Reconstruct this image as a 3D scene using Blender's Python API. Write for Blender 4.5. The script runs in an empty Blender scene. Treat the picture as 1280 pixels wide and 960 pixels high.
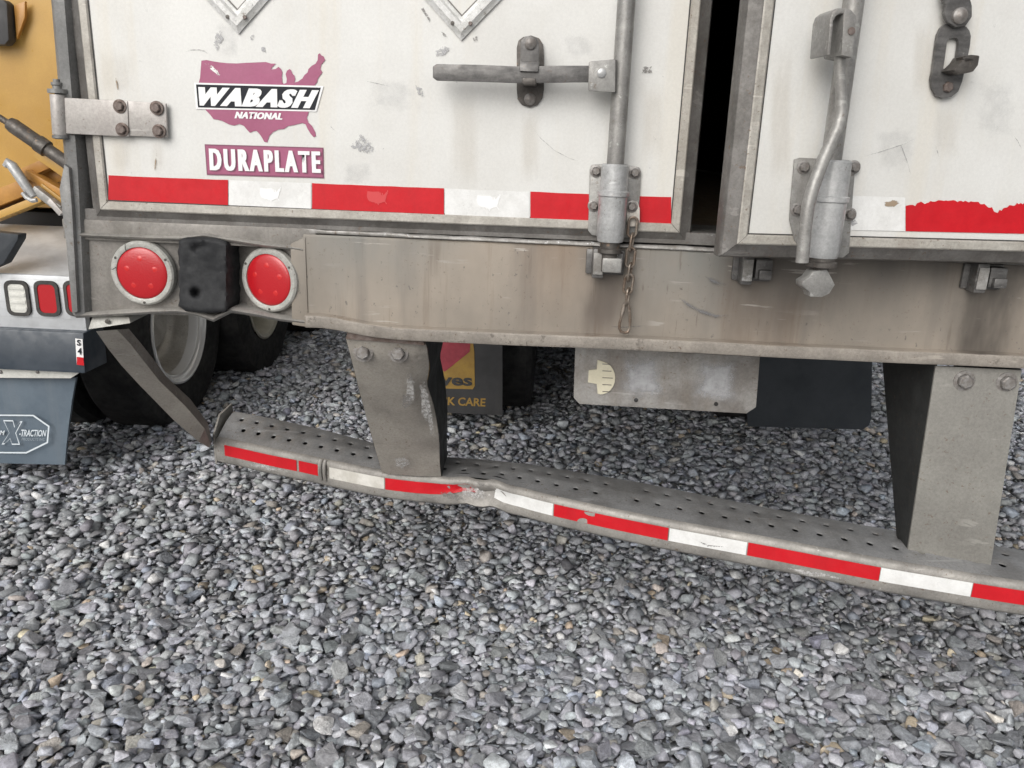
import bpy, bmesh, math, random
import numpy as np
from mathutils import Vector, Matrix
random.seed(7); rng = np.random.default_rng(11)
S = bpy.context.scene
COL = S.collection

# ------------------------------------------------------------------ camera
YAW, PITCH, ROLL, FPX, CAMD, CAMH = 0.04279, 0.28580, 0.03598, 1011.7, 1.7046, 1.42
_f = Vector((-math.sin(YAW)*math.cos(PITCH), math.cos(YAW)*math.cos(PITCH), -math.sin(PITCH)))
_r = Vector((math.cos(YAW), math.sin(YAW), 0)); _u = _r.cross(_f)
CR = math.cos(ROLL)*_r + math.sin(ROLL)*_u; CU = -math.sin(ROLL)*_r + math.cos(ROLL)*_u; CF = _f
CAM = Vector((0, -CAMD, CAMH))
cd = bpy.data.cameras.new('camera'); cam = bpy.data.objects.new('camera', cd); COL.objects.link(cam)
cd.sensor_width = 36; cd.lens = FPX/1280*36; cd.clip_start = 0.02; cd.clip_end = 2000
mw = Matrix.Identity(4)
for i in range(3):
    mw[i][0] = CR[i]; mw[i][1] = CU[i]; mw[i][2] = -CF[i]; mw[i][3] = CAM[i]
cam.matrix_world = mw
S.camera = cam

# ------------------------------------------------------------------ light
W = bpy.data.worlds.new('World'); S.world = W; W.use_nodes = True
wn = W.node_tree; wn.nodes.clear()
SUN_EL, SUN_AZ = math.radians(33), math.radians(203)      # overcast: the bright part of the cloud is behind the camera, to the left
sky = wn.nodes.new('ShaderNodeTexSky'); sky.sky_type = 'NISHITA'; sky.sun_disc = False
sky.sun_elevation = SUN_EL; sky.sun_rotation = SUN_AZ; sky.dust_density = 4; sky.ozone_density = 0.6
hs = wn.nodes.new('ShaderNodeHueSaturation'); hs.inputs['Saturation'].default_value = 0.22
bg = wn.nodes.new('ShaderNodeBackground'); bg.inputs['Strength'].default_value = 0.115
wo = wn.nodes.new('ShaderNodeOutputWorld')
wn.links.new(sky.outputs[0], hs.inputs['Color']); wn.links.new(hs.outputs[0], bg.inputs[0]); wn.links.new(bg.outputs[0], wo.inputs[0])
sl = bpy.data.lights.new('sun', 'SUN'); sl.energy = 1.5; sl.angle = math.radians(50); sl.color = (1.0, 0.97, 0.93)
so = bpy.data.objects.new('sun', sl); COL.objects.link(so)
sd = Vector((math.sin(SUN_AZ)*math.cos(SUN_EL), math.cos(SUN_AZ)*math.cos(SUN_EL), math.sin(SUN_EL)))
so.rotation_euler = sd.to_track_quat('Z', 'Y').to_euler(); so.location = (0, -4, 8)
S.view_settings.view_transform = 'Standard'; S.view_settings.look = 'None'
S.view_settings.exposure = 0.09; S.view_settings.gamma = 1; S.view_settings.use_curve_mapping = False

# ------------------------------------------------------------------ measuring helpers: photo pixel -> point on a real plane
def ray(px, py): return CF + CR*((px-640)/FPX) - CU*((py-480)/FPX)
def P(px, py, y=0.0):
    d = ray(px, py); return CAM + d*((y-CAM.y)/d.y)
def PZ(px, py, z):
    d = ray(px, py); return CAM + d*((z-CAM.z)/d.z)
RD_A = math.radians(8.0); RD = Matrix.Translation((1.575, 0, 0)) @ Matrix.Rotation(RD_A, 4, 'Z')
RDI = RD.inverted()
def Q(px, py, off=0.0):            # point on the open right door, in the door's own coordinates
    o = RDI @ CAM; d = RDI.to_3x3() @ ray(px, py)
    return o + d*((off-o.y)/d.y)

# ------------------------------------------------------------------ materials
MATS = {}
def nt(name):
    m = bpy.data.materials.new(name); m.use_nodes = True; MATS[name] = m
    t = m.node_tree; b = t.nodes['Principled BSDF']; return m, t, b
def N(t, typ, **kw):
    n = t.nodes.new(typ)
    for k, v in kw.items():
        if hasattr(n, k): setattr(n, k, v)
        else: n.inputs[k].default_value = v
    return n
def noise(t, scale, detail=4, rough=.6, stretch=(1,1,1), seed=0.0, coord='Object'):
    tc = N(t, 'ShaderNodeTexCoord'); mp = N(t, 'ShaderNodeMapping')
    mp.inputs['Scale'].default_value = stretch; mp.inputs['Location'].default_value = (seed, seed*.7, seed*1.3)
    n = N(t, 'ShaderNodeTexNoise'); n.inputs['Scale'].default_value = scale; n.inputs['Detail'].default_value = detail; n.inputs['Roughness'].default_value = rough
    t.links.new(tc.outputs[coord], mp.inputs[0]); t.links.new(mp.outputs[0], n.inputs['Vector'])
    return n.outputs['Fac']
def ramp(t, fac, lo, hi, a=0.0, b=1.0):
    r = N(t, 'ShaderNodeMapRange'); r.interpolation_type = 'SMOOTHSTEP'
    for k, v in zip(('From Min','From Max','To Min','To Max'), (lo, hi, a, b)): r.inputs[k].default_value = v
    t.links.new(fac, r.inputs['Value']); return r.outputs[0]
def mixc(t, fac, a, b):
    m = N(t, 'ShaderNodeMix', data_type='RGBA')
    if hasattr(fac, 'node'): t.links.new(fac, m.inputs[0])
    else: m.inputs[0].default_value = fac
    for s, v in ((6, a), (7, b)):
        if hasattr(v, 'node'): t.links.new(v, m.inputs[s])
        else: m.inputs[s].default_value = (*v, 1)
    return m.outputs[2]
def math_(t, op, a, b=0.0):
    m = N(t, 'ShaderNodeMath', operation=op)
    for i, v in ((0, a), (1, b)):
        if hasattr(v, 'node'): t.links.new(v, m.inputs[i])
        else: m.inputs[i].default_value = v
    return m.outputs[0]
def bump(t, b, fac, strength, dist=.002):
    n = N(t, 'ShaderNodeBump'); n.inputs['Strength'].default_value = strength; n.inputs['Distance'].default_value = dist
    t.links.new(fac, n.inputs['Height']); t.links.new(n.outputs[0], b.inputs['Normal'])
def worn(name, c1, c2, scale=6, rough=.5, metal=0.0, specks=None, streak=None, bumpk=.15, bscale=60, spec=.5, stretch=(1,1,1), lo=.35, hi=.65, grain=None, rust=True):
    m, t, b = nt(name)
    col = mixc(t, ramp(t, noise(t, scale, 6, .65, stretch), lo, hi), c1, c2)
    if streak:                       # (colour, amount): run-down stains, long in z
        col = mixc(t, ramp(t, noise(t, 14, 5, .6, (1, 1, .08), 3.1), .5, .72, 0, streak[1]), col, streak[0])
    if specks:                       # (colour, threshold)
        a = ramp(t, noise(t, 55, 6, .7, (1,1,1), 5.0), specks[1], specks[1]+.06)
        a = math_(t, 'MULTIPLY', a, ramp(t, noise(t, 4, 3, .5, (1,1,1), 8.0), .42, .6))
        col = mixc(t, a, col, specks[0])
    g = grain if grain is not None else (.16 if metal else .05)
    gr = ramp(t, noise(t, 170, 7, .8, (1,1,1), 6.1), .32, .68, 1-g, 1+g*.8)
    cb = N(t, 'ShaderNodeCombineColor'); mg = N(t, 'ShaderNodeMix', data_type='RGBA', blend_type='MULTIPLY'); mg.inputs[0].default_value = 1
    for i_ in range(3): t.links.new(gr, cb.inputs[i_])
    t.links.new(col, mg.inputs[6]); t.links.new(cb.outputs[0], mg.inputs[7]); col = mg.outputs[2]
    if metal and rust:               # pinpricks and thin scratches of rust and bare metal
        rp = math_(t, 'MULTIPLY', ramp(t, noise(t, 95, 6, .75, (1,1,1), 13.0), .60, .645), ramp(t, noise(t, 7, 3, .5, (1,1,1), 17.0), .40, .56, 0, .75))
        col = mixc(t, rp, col, (.13,.085,.055))
        sc_ = math_(t, 'MULTIPLY', ramp(t, noise(t, 60, 3, .5, (.10,1,1), 23.0), .635, .66), ramp(t, noise(t, 8, 3, .5, (1,1,1), 29.0), .46, .6, 0, .32))
        col = mixc(t, sc_, col, tuple(min(.8, c_*1.75) for c_ in c1))
    t.links.new(col, b.inputs['Base Color'])
    b.inputs['Metallic'].default_value = metal; b.inputs['Specular IOR Level'].default_value = spec
    t.links.new(ramp(t, noise(t, scale*3, 4, .6, (1,1,1), 2.0), .3, .7, max(.05, rough-.1), min(1, rough+.12)), b.inputs['Roughness'])
    if bumpk: bump(t, b, noise(t, bscale, 5, .65, (1,1,1), 1.0), bumpk)
    return m
def plain(name, c, rough=.5, metal=0.0, spec=.5):
    m, t, b = nt(name); b.inputs['Base Color'].default_value = (*c, 1); b.inputs['Roughness'].default_value = rough
    b.inputs['Metallic'].default_value = metal; b.inputs['Specular IOR Level'].default_value = spec
    return m

worn('white_panel', (.665,.665,.645), (.61,.605,.58), 3.5, .38, 0, ((.40,.40,.39), .66), ((.62,.585,.51), .5), .12, 5)
worn('white_frame', (.66,.66,.65), (.52,.52,.50), 30, .42, .05, ((.22,.22,.22), .58), None, .2, 70)
worn('trim_light', (.45,.43,.39), (.34,.32,.285), 18, .48, .15, ((.16,.15,.14), .64), ((.30,.27,.23), .5), .15)
worn('trim_dark', (.185,.177,.168), (.115,.108,.10), 14, .5, .25, ((.42,.41,.40), .66), ((.11,.10,.09), .5), .2)
worn('post_steel', (.255,.255,.25), (.185,.185,.182), 9, .5, .3, ((.42,.41,.40), .66), ((.14,.13,.12), .5), .2)
worn('seal', (.035,.035,.035), (.06,.055,.05), 30, .7, 0, None, None, .2)
worn('hinge_alu', (.47,.445,.425), (.38,.36,.34), 10, .45, .2, ((.30,.27,.25), .66), ((.36,.33,.31), .5), .1)
worn('galvanised', (.34,.335,.32), (.25,.245,.235), 22, .45, .35, ((.5,.5,.48), .62), ((.17,.15,.13), .35), .2)
worn('galvanised_bright', (.47,.475,.475), (.36,.365,.365), 25, .4, .3, ((.22,.21,.19), .62), None, .15)
worn('dark_iron', (.125,.115,.105), (.075,.068,.062), 30, .5, .45, ((.20,.14,.10), .58), None, .3)
worn('handle_iron', (.175,.17,.165), (.095,.092,.09), 16, .45, .45, ((.3,.29,.28), .63), None, .2, stretch=(1,1,3))
worn('rust_bolt', (.12,.085,.07), (.20,.165,.15), 60, .65, .3, None, None, .4, 140)
worn('grey_bolt', (.30,.29,.28), (.20,.18,.165), 60, .5, .4, None, None, .3, 140)
worn('ledge_worn', (.36,.35,.335), (.20,.19,.175), 26, .45, .2, ((.58,.58,.58), .57), None, .5, 50)
worn('flange_worn', (.36,.325,.285), (.27,.245,.215), 14, .5, .12, ((.17,.15,.13), .58), ((.2,.18,.16), .5), .35, 40)
worn('housing_steel', (.27,.255,.235), (.19,.178,.163), 9, .52, .2, ((.42,.40,.37), .68), ((.13,.12,.105), .5), .15)
worn('bumper_steel', (.31,.312,.315), (.225,.223,.22), 8, .48, .3, ((.40,.39,.37), .63), None, .3, 35)
worn('bumper_edge', (.33,.315,.29), (.225,.215,.20), 10, .5, .2, ((.46,.45,.43), .62), None, .3, 35)
worn('guard_post', (.35,.325,.288), (.29,.268,.238), 7, .55, .12, ((.40,.39,.37), .70), ((.18,.165,.145), .45), .15, 30)
worn('guard_post_grey', (.265,.258,.235), (.215,.208,.19), 6, .55, .12, ((.36,.35,.33), .70), ((.17,.16,.145), .5), .15, 30)
worn('guard_shade', (.040,.042,.041), (.028,.029,.028), 7, .6, .1, None, None, .15, 30)  # shade put into the colour: post gussets and the sheet under the bar holes
worn('plate_alu', (.34,.33,.315), (.20,.185,.17), 11, .5, .2, ((.5,.49,.48), .68), ((.2,.17,.14), .5), .15)
worn('tape_red', (.55,.012,.02), (.50,.010,.017), 14, .4, 0, ((.70,.5,.48), .74), ((.40,.012,.018), .4), .05, 180, .3)
worn('tape_white', (.76,.765,.755), (.67,.67,.655), 20, .35, 0, ((.35,.34,.33), .70), None, .12, 180)
worn('tape_white_dirty', (.70,.685,.64), (.52,.50,.45), 12, .45, 0, ((.3,.29,.27), .62), None, .2, 90)
worn('decal_mauve', (.35,.09,.18), (.31,.08,.155), 6, .45, 0, ((.70,.52,.58), .70), None, .03)
plain('decal_black', (.018,.02,.026), .6, 0, .25); plain('decal_white', (.80,.80,.80), .4); plain('decal_shadow', (.20,.06,.11), .45)
worn('light_flange', (.46,.46,.43), (.35,.345,.32), 18, .45, .1, ((.18,.17,.15), .60), ((.24,.22,.19), .5), .1)
worn('rubber_block', (.018,.019,.021), (.042,.043,.045), 14, .72, 0, ((.09,.09,.09), .66), None, .5, 40, .3)
worn('tyre', (.020,.020,.021), (.045,.044,.043), 12, .75, 0, ((.08,.08,.078), .66), None, .3, 60, .3)
worn('flap_black', (.030,.036,.043), (.042,.048,.056), 6, .55, 0, None, None, .1, 40, .4)
worn('flap_grey', (.058,.058,.060), (.045,.045,.047), 6, .6, 0, None, ((.075,.072,.068), .5), .1, 40, .4)
worn('flap_blue', (.115,.150,.185), (.088,.118,.150), 5, .5, 0, None, ((.14,.165,.19), .5), .08, 30, .5)
plain('flap_print', (.62,.68,.72), .5); plain('flap_print_dim', (.27,.32,.36), .5)
worn('print_yellow', (.40,.25,.055), (.33,.20,.05), 20, .6, 0); worn('print_red', (.38,.055,.075), (.30,.04,.06), 20, .6, 0)
worn('yellow_paint', (.52,.315,.085), (.45,.265,.07), 3, .36, 0, ((.30,.18,.06), .70), ((.46,.27,.075), .4), .03, 20)
worn('orange_paint', (.48,.24,.055), (.36,.17,.035), 8, .42, 0, ((.18,.10,.04), .62), None, .1)
plain('chrome', (.93,.93,.92), .15, .3, .8); worn('tab_alu', (.60,.57,.52), (.50,.46,.41), 30, .45, .1)
worn('rim_inner', (.58,.56,.52), (.44,.42,.38), 10, .4, .35, None, None, .1)
worn('rim_white', (.62,.60,.52), (.5,.48,.4), 10, .5, 0, None, None, .1)
worn('navy_bar', (.030,.042,.058), (.045,.058,.075), 8, .42, 0, ((.12,.13,.14), .68), None, .05)
worn('cream_plastic', (.66,.62,.48), (.58,.54,.41), 20, .5, 0, None, None, .05)
worn('lamp_white', (.66,.66,.62), (.58,.58,.54), 30, .3, 0, None, None, .05)
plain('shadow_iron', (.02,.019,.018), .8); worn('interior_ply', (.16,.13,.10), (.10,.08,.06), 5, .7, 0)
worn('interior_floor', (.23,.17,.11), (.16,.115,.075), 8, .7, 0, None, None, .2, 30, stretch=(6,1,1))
worn('chain_steel', (.27,.235,.20), (.17,.115,.08), 40, .42, .6, None, None, .3, 150)

# diamond tread plate for the truck deck
m, t, b = nt('tread_plate')
col = mixc(t, ramp(t, noise(t, 8, 5), .35, .65), (.62,.64,.66), (.50,.515,.53)); t.links.new(col, b.inputs['Base Color'])
b.inputs['Metallic'].default_value = .35; b.inputs['Roughness'].default_value = .4
tc = N(t, 'ShaderNodeTexCoord'); mp = N(t, 'ShaderNodeMapping'); mp.inputs['Rotation'].default_value = (0,0,.785)
vo = N(t, 'ShaderNodeTexChecker'); vo.inputs['Scale'].default_value = 34
t.links.new(tc.outputs['Object'], mp.inputs[0]); t.links.new(mp.outputs[0], vo.inputs['Vector']); bump(t, b, vo.outputs['Fac'], .9, .003)

# red lens: clear coloured plastic with prismatic relief
def lens(name, c, scale):
    m, t, b = nt(name); b.inputs['Base Color'].default_value = (*c, 1); b.inputs['Roughness'].default_value = .28
    b.inputs['Coat Weight'].default_value = .3; b.inputs['Coat Roughness'].default_value = .15
    v = N(t, 'ShaderNodeTexVoronoi'); v.inputs['Scale'].default_value = scale
    tc = N(t, 'ShaderNodeTexCoord'); t.links.new(tc.outputs['Object'], v.inputs['Vector'])
    bump(t, b, v.outputs['Distance'], .11, .002); return m
lens('lens_red', (.43,.010,.016), 300); lens('lens_spot', (.55,.022,.022), 160)

# rear sill: dirty beige steel with rust runs under the keepers (stains with their own place on the metal)
def sill_material(runs):
    m, t, b = nt('sill_steel')
    tc = N(t, 'ShaderNodeTexCoord'); sx = N(t, 'ShaderNodeSeparateXYZ'); t.links.new(tc.outputs['Object'], sx.inputs[0])
    col = mixc(t, ramp(t, noise(t, 3.2, 6, .62, (1,1,.7)), .35, .66), (.330,.285,.235), (.225,.20,.17))
    col = mixc(t, ramp(t, noise(t, 2.1, 4, .6, (1,1,1), 6.6), .48, .68, 0, .5), col, (.25,.242,.222))
    col = mixc(t, ramp(t, noise(t, 18, 5, .6, (1,1,.10), 3.3), .47, .72, 0, .55), col, (.175,.155,.135))
    col = mixc(t, math_(t, 'MULTIPLY', ramp(t, noise(t, 26, 5, .65, (1,1,.05), 12.3), .55, .68, 0, .6), ramp(t, noise(t, 2.5, 3, .5, (1,1,1), 1.7), .42, .6)), col, (.16,.115,.08))
    col = mixc(t, math_(t, 'MULTIPLY', ramp(t, noise(t, 40, 4, .6, (.12,1,1), 15.0), .60, .64, 0, .5), ramp(t, noise(t, 4, 3, .5, (1,1,1), 21.0), .5, .62)), col, (.46,.44,.41))
    wob = math_(t, 'MULTIPLY', math_(t, 'SUBTRACT', noise(t, 12, 4, .6, (1,1,.4), 9.0), .5), .09)
    xx = math_(t, 'ADD', sx.outputs[0], wob)
    for (xk, wdt, zt, zb, amt, c) in runs:
        d = math_(t, 'ABSOLUTE', math_(t, 'SUBTRACT', xx, xk))
        mk = ramp(t, d, wdt*.15, wdt, 1, 0)
        mk = math_(t, 'MULTIPLY', mk, ramp(t, sx.outputs[2], zb, zt, 0, amt))
        mk = math_(t, 'MULTIPLY', mk, ramp(t, noise(t, 9, 4, .6, (1,1,.25), xk), .3, .6, .35, 1))
        col = mixc(t, mk, col, c)
    sp = math_(t, 'MULTIPLY', ramp(t, noise(t, 60, 6, .7, (1,1,1), 4.0), .66, .70), ramp(t, noise(t, 5, 3, .5, (1,1,1), 7.0), .45, .6))
    col = mixc(t, sp, col, (.13,.115,.10))
    for (sc, st, sd_, th, amt, c_) in ((70, (.08,1,1), 31.0, .62, .7, (.50,.47,.43)), (55, (1,1,.06), 37.0, .635, .6, (.10,.075,.055)), (140, (1,1,1), 41.0, .63, .5, (.14,.10,.07)), (90, (1,.2,.6), 43.0, .635, .6, (.08,.075,.07))):
        mk = math_(t, 'MULTIPLY', ramp(t, noise(t, sc, 5, .65, st, sd_), th, th+.035), ramp(t, noise(t, 5, 3, .5, (1,1,1), sd_+1), .42, .58, 0, amt)); col = mixc(t, mk, col, c_)
    t.links.new(col, b.inputs['Base Color']); b.inputs['Metallic'].default_value = .08
    t.links.new(ramp(t, noise(t, 12, 4), .3, .7, .42, .62), b.inputs['Roughness'])
    bump(t, b, noise(t, 30, 5, .6), .12)
# scuffs: ragged paint loss shown through a broken-up sheet
def scuff(name, c, thr, scale, stretch=(1,1,1), soft=.10, amax=1.0):
    m, t, b = nt(name); b.inputs['Base Color'].default_value = (*c, 1); b.inputs['Roughness'].default_value = .6
    at = N(t, 'ShaderNodeAttribute'); at.attribute_name = 'fade'        # 1 in the middle of a mark, 0 at its rim
    n_ = math_(t, 'ADD', noise(t, scale, 8, .75, stretch, 2.2), math_(t, 'MULTIPLY', math_(t, 'SUBTRACT', at.outputs['Fac'], 1.0), .42))
    t.links.new(ramp(t, n_, thr, thr+soft, 0, amax), b.inputs['Alpha'])
scuff('drip_stain', (.48,.40,.29), .05, 16, (1,1,.10), .8, .17); scuff('grey_haze', (.46,.465,.475), .22, 45, soft=.7, amax=.30)
scuff('scuff_grey', (.40,.40,.41), .41, 150, soft=.16); scuff('scuff_dark', (.22,.21,.20), .41, 160, soft=.16); scuff('scuff_brown', (.31,.24,.17), .28, 120)
scuff('scuff_line', (.36,.355,.35), .24, 90, soft=.35, amax=.8); scuff('scuff_bright', (.50,.495,.485), .34, 120, soft=.3); scuff('scuff_soot', (.15,.15,.155), .12, 40, soft=.55); scuff('scuff_white', (.78,.77,.75), .42, 110)

# ------------------------------------------------------------------ mesh helpers
class MB:
    def __init__(s): s.v = []; s.f = []
    def add(s, vs, fs):
        o = len(s.v); s.v += [Vector(v) for v in vs]; s.f += [[i+o for i in f] for f in fs]; return s
    def hexa(s, a, b):        # two matching quads (front a, back b)
        return s.add(list(a)+list(b), [(0,1,2,3),(7,6,5,4),(0,4,5,1),(1,5,6,2),(2,6,7,3),(3,7,4,0)])
    def box(s, c, d, m=None):
        c = Vector(c); x, y, z = (k/2 for k in d); vs = [Vector((i*x, j*y, k*z)) for i in (-1,1) for j in (-1,1) for k in (-1,1)]
        if m is not None: vs = [m @ v for v in vs]
        return s.add([c+v for v in vs], [(0,1,3,2),(4,6,7,5),(0,4,5,1),(2,3,7,6),(0,2,6,4),(1,5,7,3)])
    def prism(s, pts, vec):   # outline of points, pushed along vec
        vec = Vector(vec); n = len(pts); pts = [Vector(p) for p in pts]
        return s.add(pts+[p+vec for p in pts], [list(range(n)), list(range(2*n-1, n-1, -1))]+[(i, n+i, n+(i+1)%n, (i+1)%n) for i in range(n)])
    def poly(s, pts): return s.add(pts, [list(range(len(pts)))])
    def rings(s, rs, closed_ring=True, caps=True):
        o = len(s.v); n = len(rs[0])
        for r in rs: s.v += [Vector(p) for p in r]
        for k in range(len(rs)-1):
            for i in range(n if closed_ring else n-1):
                j = (i+1) % n; s.f.append([o+k*n+i, o+k*n+j, o+(k+1)*n+j, o+(k+1)*n+i])
        if caps and closed_ring: s.f.append([o+i for i in range(n)][::-1]); s.f.append([o+(len(rs)-1)*n+i for i in range(n)])
        return s
    def lathe(s, prof, o, ax, n=24, caps=True):
        o = Vector(o); ax = Vector(ax).normalized(); a = ax.orthogonal().normalized(); b = ax.cross(a)
        return s.rings([[o+ax*h+(a*math.cos(6.28318*i/n)+b*math.sin(6.28318*i/n))*r for i in range(n)] for r, h in prof], True, caps)
    def cyl(s, p0, p1, r, n=16, r1=None):
        p0 = Vector(p0); p1 = Vector(p1); return s.lathe([(r,0),(r if r1 is None else r1,(p1-p0).length)], p0, p1-p0, n)
    def tube(s, path, r, n=10, closed=False):
        path = [Vector(p) for p in path]; L = len(path); rs = []; prev = None
        for k in range(L):
            if closed: d = path[(k+1)%L]-path[k-1]
            else: d = path[min(k+1, L-1)]-path[max(k-1, 0)]
            d.normalize()
            a = (prev - d*prev.dot(d)) if prev is not None else d.orthogonal()
            a.normalize(); prev = a; b = d.cross(a); rr = r[k] if isinstance(r, (list, tuple)) else r
            rs.append([path[k]+(a*math.cos(6.28318*i/n)+b*math.sin(6.28318*i/n))*rr for i in range(n)])
        if closed: rs.append(rs[0]); return s.rings(rs, True, False)
        return s.rings(rs)
    def mesh(s, name, mat, bevel=0, angle=38, weld=False):
        me = bpy.data.meshes.new(name); bm = bmesh.new(); vs = [bm.verts.new(v) for v in s.v]
        for f in s.f:
            try: bm.faces.new([vs[i] for i in f])
            except ValueError: pass
        if weld: bmesh.ops.remove_doubles(bm, verts=bm.verts, dist=1e-5)
        bmesh.ops.recalc_face_normals(bm, faces=bm.faces)
        if bevel:
            es = [e for e in bm.edges if len(e.link_faces) == 2 and e.calc_face_angle(0) > .6]
            bmesh.ops.bevel(bm, geom=es, offset=bevel, segments=2, profile=.6, affect='EDGES', clamp_overlap=True)
        bm.to_mesh(me); bm.free()
        for p in me.polygons: p.use_smooth = True
        me.set_sharp_from_angle(angle=math.radians(angle))
        me.materials.append(MATS[mat] if isinstance(mat, str) else mat); return me
    def build(s, name, mat, parent=None, bevel=0, angle=38, local=False, weld=False):
        return place(name, s.mesh(name, mat, bevel, angle, weld), parent, local=local)
WM = {}
def place(name, me, parent=None, basis=None, local=False):
    o = bpy.data.objects.new(name, me); COL.objects.link(o)
    if basis is not None: o.matrix_basis = basis
    bs = basis if basis is not None else Matrix.Identity(4)
    if parent is not None:
        o.parent = parent
        if not local: o.matrix_parent_inverse = WM[parent.name].inverted(); WM[o.name] = bs
        else: WM[o.name] = WM[parent.name] @ bs
    else: WM[o.name] = bs
    return o
def empty(name, loc): return place(name, None, None, Matrix.Translation(loc))
def tag(o, label, cat, group=None):
    o['label'] = label; o['category'] = cat
    if group: o['group'] = group
    return o
def text_mesh(name, body, corners, mat, parent, bold=0.0, shear=0.0, local=False, spacing=1.0, thick=0.0):
    cu = bpy.data.curves.new(name, 'FONT'); cu.body = body; cu.offset = bold; cu.shear = shear; cu.resolution_u = 3; cu.space_character = spacing
    ob = bpy.data.objects.new(name, cu); COL.objects.link(ob); bpy.context.view_layer.update()
    me = bpy.data.meshes.new_from_object(ob.evaluated_get(bpy.context.evaluated_depsgraph_get()))
    bpy.data.objects.remove(ob); bpy.data.curves.remove(cu)
    co = np.zeros(len(me.vertices)*3); me.vertices.foreach_get('co', co); co = co.reshape(-1, 3)
    mn, mx = co.min(0), co.max(0); u = (co[:,0]-mn[0])/(mx[0]-mn[0]); v = (co[:,1]-mn[1])/(mx[1]-mn[1])
    bl, br, tr, tl = (np.array(c) for c in corners)
    w = (1-u)[:,None]*(1-v)[:,None]*bl + u[:,None]*(1-v)[:,None]*br + u[:,None]*v[:,None]*tr + (1-u)[:,None]*v[:,None]*tl
    me.vertices.foreach_set('co', w.ravel()); bm = bmesh.new(); bm.from_mesh(me); seen = set(); isl = []
    for v_ in bm.verts:
        if v_ in seen: continue
        st_, comp = [v_], []; seen.add(v_)
        while st_:
            q_ = st_.pop(); comp.append(q_)
            for e_ in q_.link_edges:
                o_ = e_.other_vert(q_)
                if o_ not in seen: seen.add(o_); st_.append(o_)
        isl.append(comp)
    isl.sort(key=lambda c_: sum(q_.co.x for q_ in c_)/len(c_))
    for i_, comp in enumerate(isl):
        for q_ in comp: q_.co.y -= .00006*(i_ % 3)
    bm.to_mesh(me); bm.free()
    if thick:                         # heavier strokes: the same outline laid three times, a hair apart
        ax = Vector(br-bl).normalized(); bm = bmesh.new(); src = me.copy()
        for k_, sh in enumerate((-thick, 0, thick)):
            nv = len(bm.verts); bm.from_mesh(src); bm.verts.ensure_lookup_table()
            for v_ in bm.verts[nv:]: v_.co += ax*sh+Vector((0, -.00025*k_, 0))
        bm.to_mesh(me); bm.free(); bpy.data.meshes.remove(src)
    me.materials.clear(); me.materials.append(MATS[mat]); me.update()
    me.name = name; return place(name, me, parent, local=local)
def box_px(x0, y0, x1, y1, y, dz=0): return [P(x0, y1, y), P(x1, y1+dz, y), P(x1, y0+dz, y), P(x0, y0, y)]
def rrect(c, ux, uz, w, h, r, n=5):
    c = Vector(c); out = []
    for sx, sz, a0 in ((1,1,0),(-1,1,90),(-1,-1,180),(1,-1,270)):
        for k in range(n):
            a = math.radians(a0+90*k/(n-1)); out.append(c+ux*(sx*(w/2-r)+r*math.cos(a))+uz*(sz*(h/2-r)+r*math.sin(a)))
    return out
UX, UY, UZ = Vector((1,0,0)), Vector((0,1,0)), Vector((0,0,1))

def fade_attr(o, vals):
    at = o.data.attributes.new('fade', 'FLOAT', 'POINT'); at.data.foreach_set('value', np.array(vals, dtype=np.float32)); return o
def mark(pts, name, mat, parent, local=False):       # a ragged mark: full in the middle, broken up towards its outline
    pts = [Vector(p) for p in pts]; n = len(pts); c = sum(pts, Vector())/n; mid_ = [c.lerp(p, .45) for p in pts]
    mb = MB(); mb.v = pts+mid_+[c]; mb.f = [[i, (i+1)%n, n+(i+1)%n, n+i] for i in range(n)]+[[n+i, n+(i+1)%n, 2*n] for i in range(n)]
    return fade_attr(mb.build(name, mat, parent, local=local), [0]*n+[1]*n+[1])
# ------------------------------------------------------------------ ground and gravel
gm = MB(); gm.add([(-60,-40,0),(60,-40,0),(60,90,0),(-60,90,0)], [(0,1,2,3)])
m, t, b = nt('gravel_bed')
vo = N(t, 'ShaderNodeTexVoronoi'); vo.inputs['Scale'].default_value = 38; tc = N(t, 'ShaderNodeTexCoord'); t.links.new(tc.outputs['Object'], vo.inputs['Vector'])
cr = N(t, 'ShaderNodeSeparateColor'); t.links.new(vo.outputs['Color'], cr.inputs[0])
col = mixc(t, cr.outputs[0], (.24,.242,.246), (.40,.402,.406)); t.links.new(col, b.inputs['Base Color']); b.inputs['Roughness'].default_value = .9
bump(t, b, math_(t, 'MULTIPLY', vo.outputs['Distance'], -1), 1.0, .02)
ground = gm.build('ground', 'gravel_bed'); ground['kind'] = 'structure'

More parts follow.
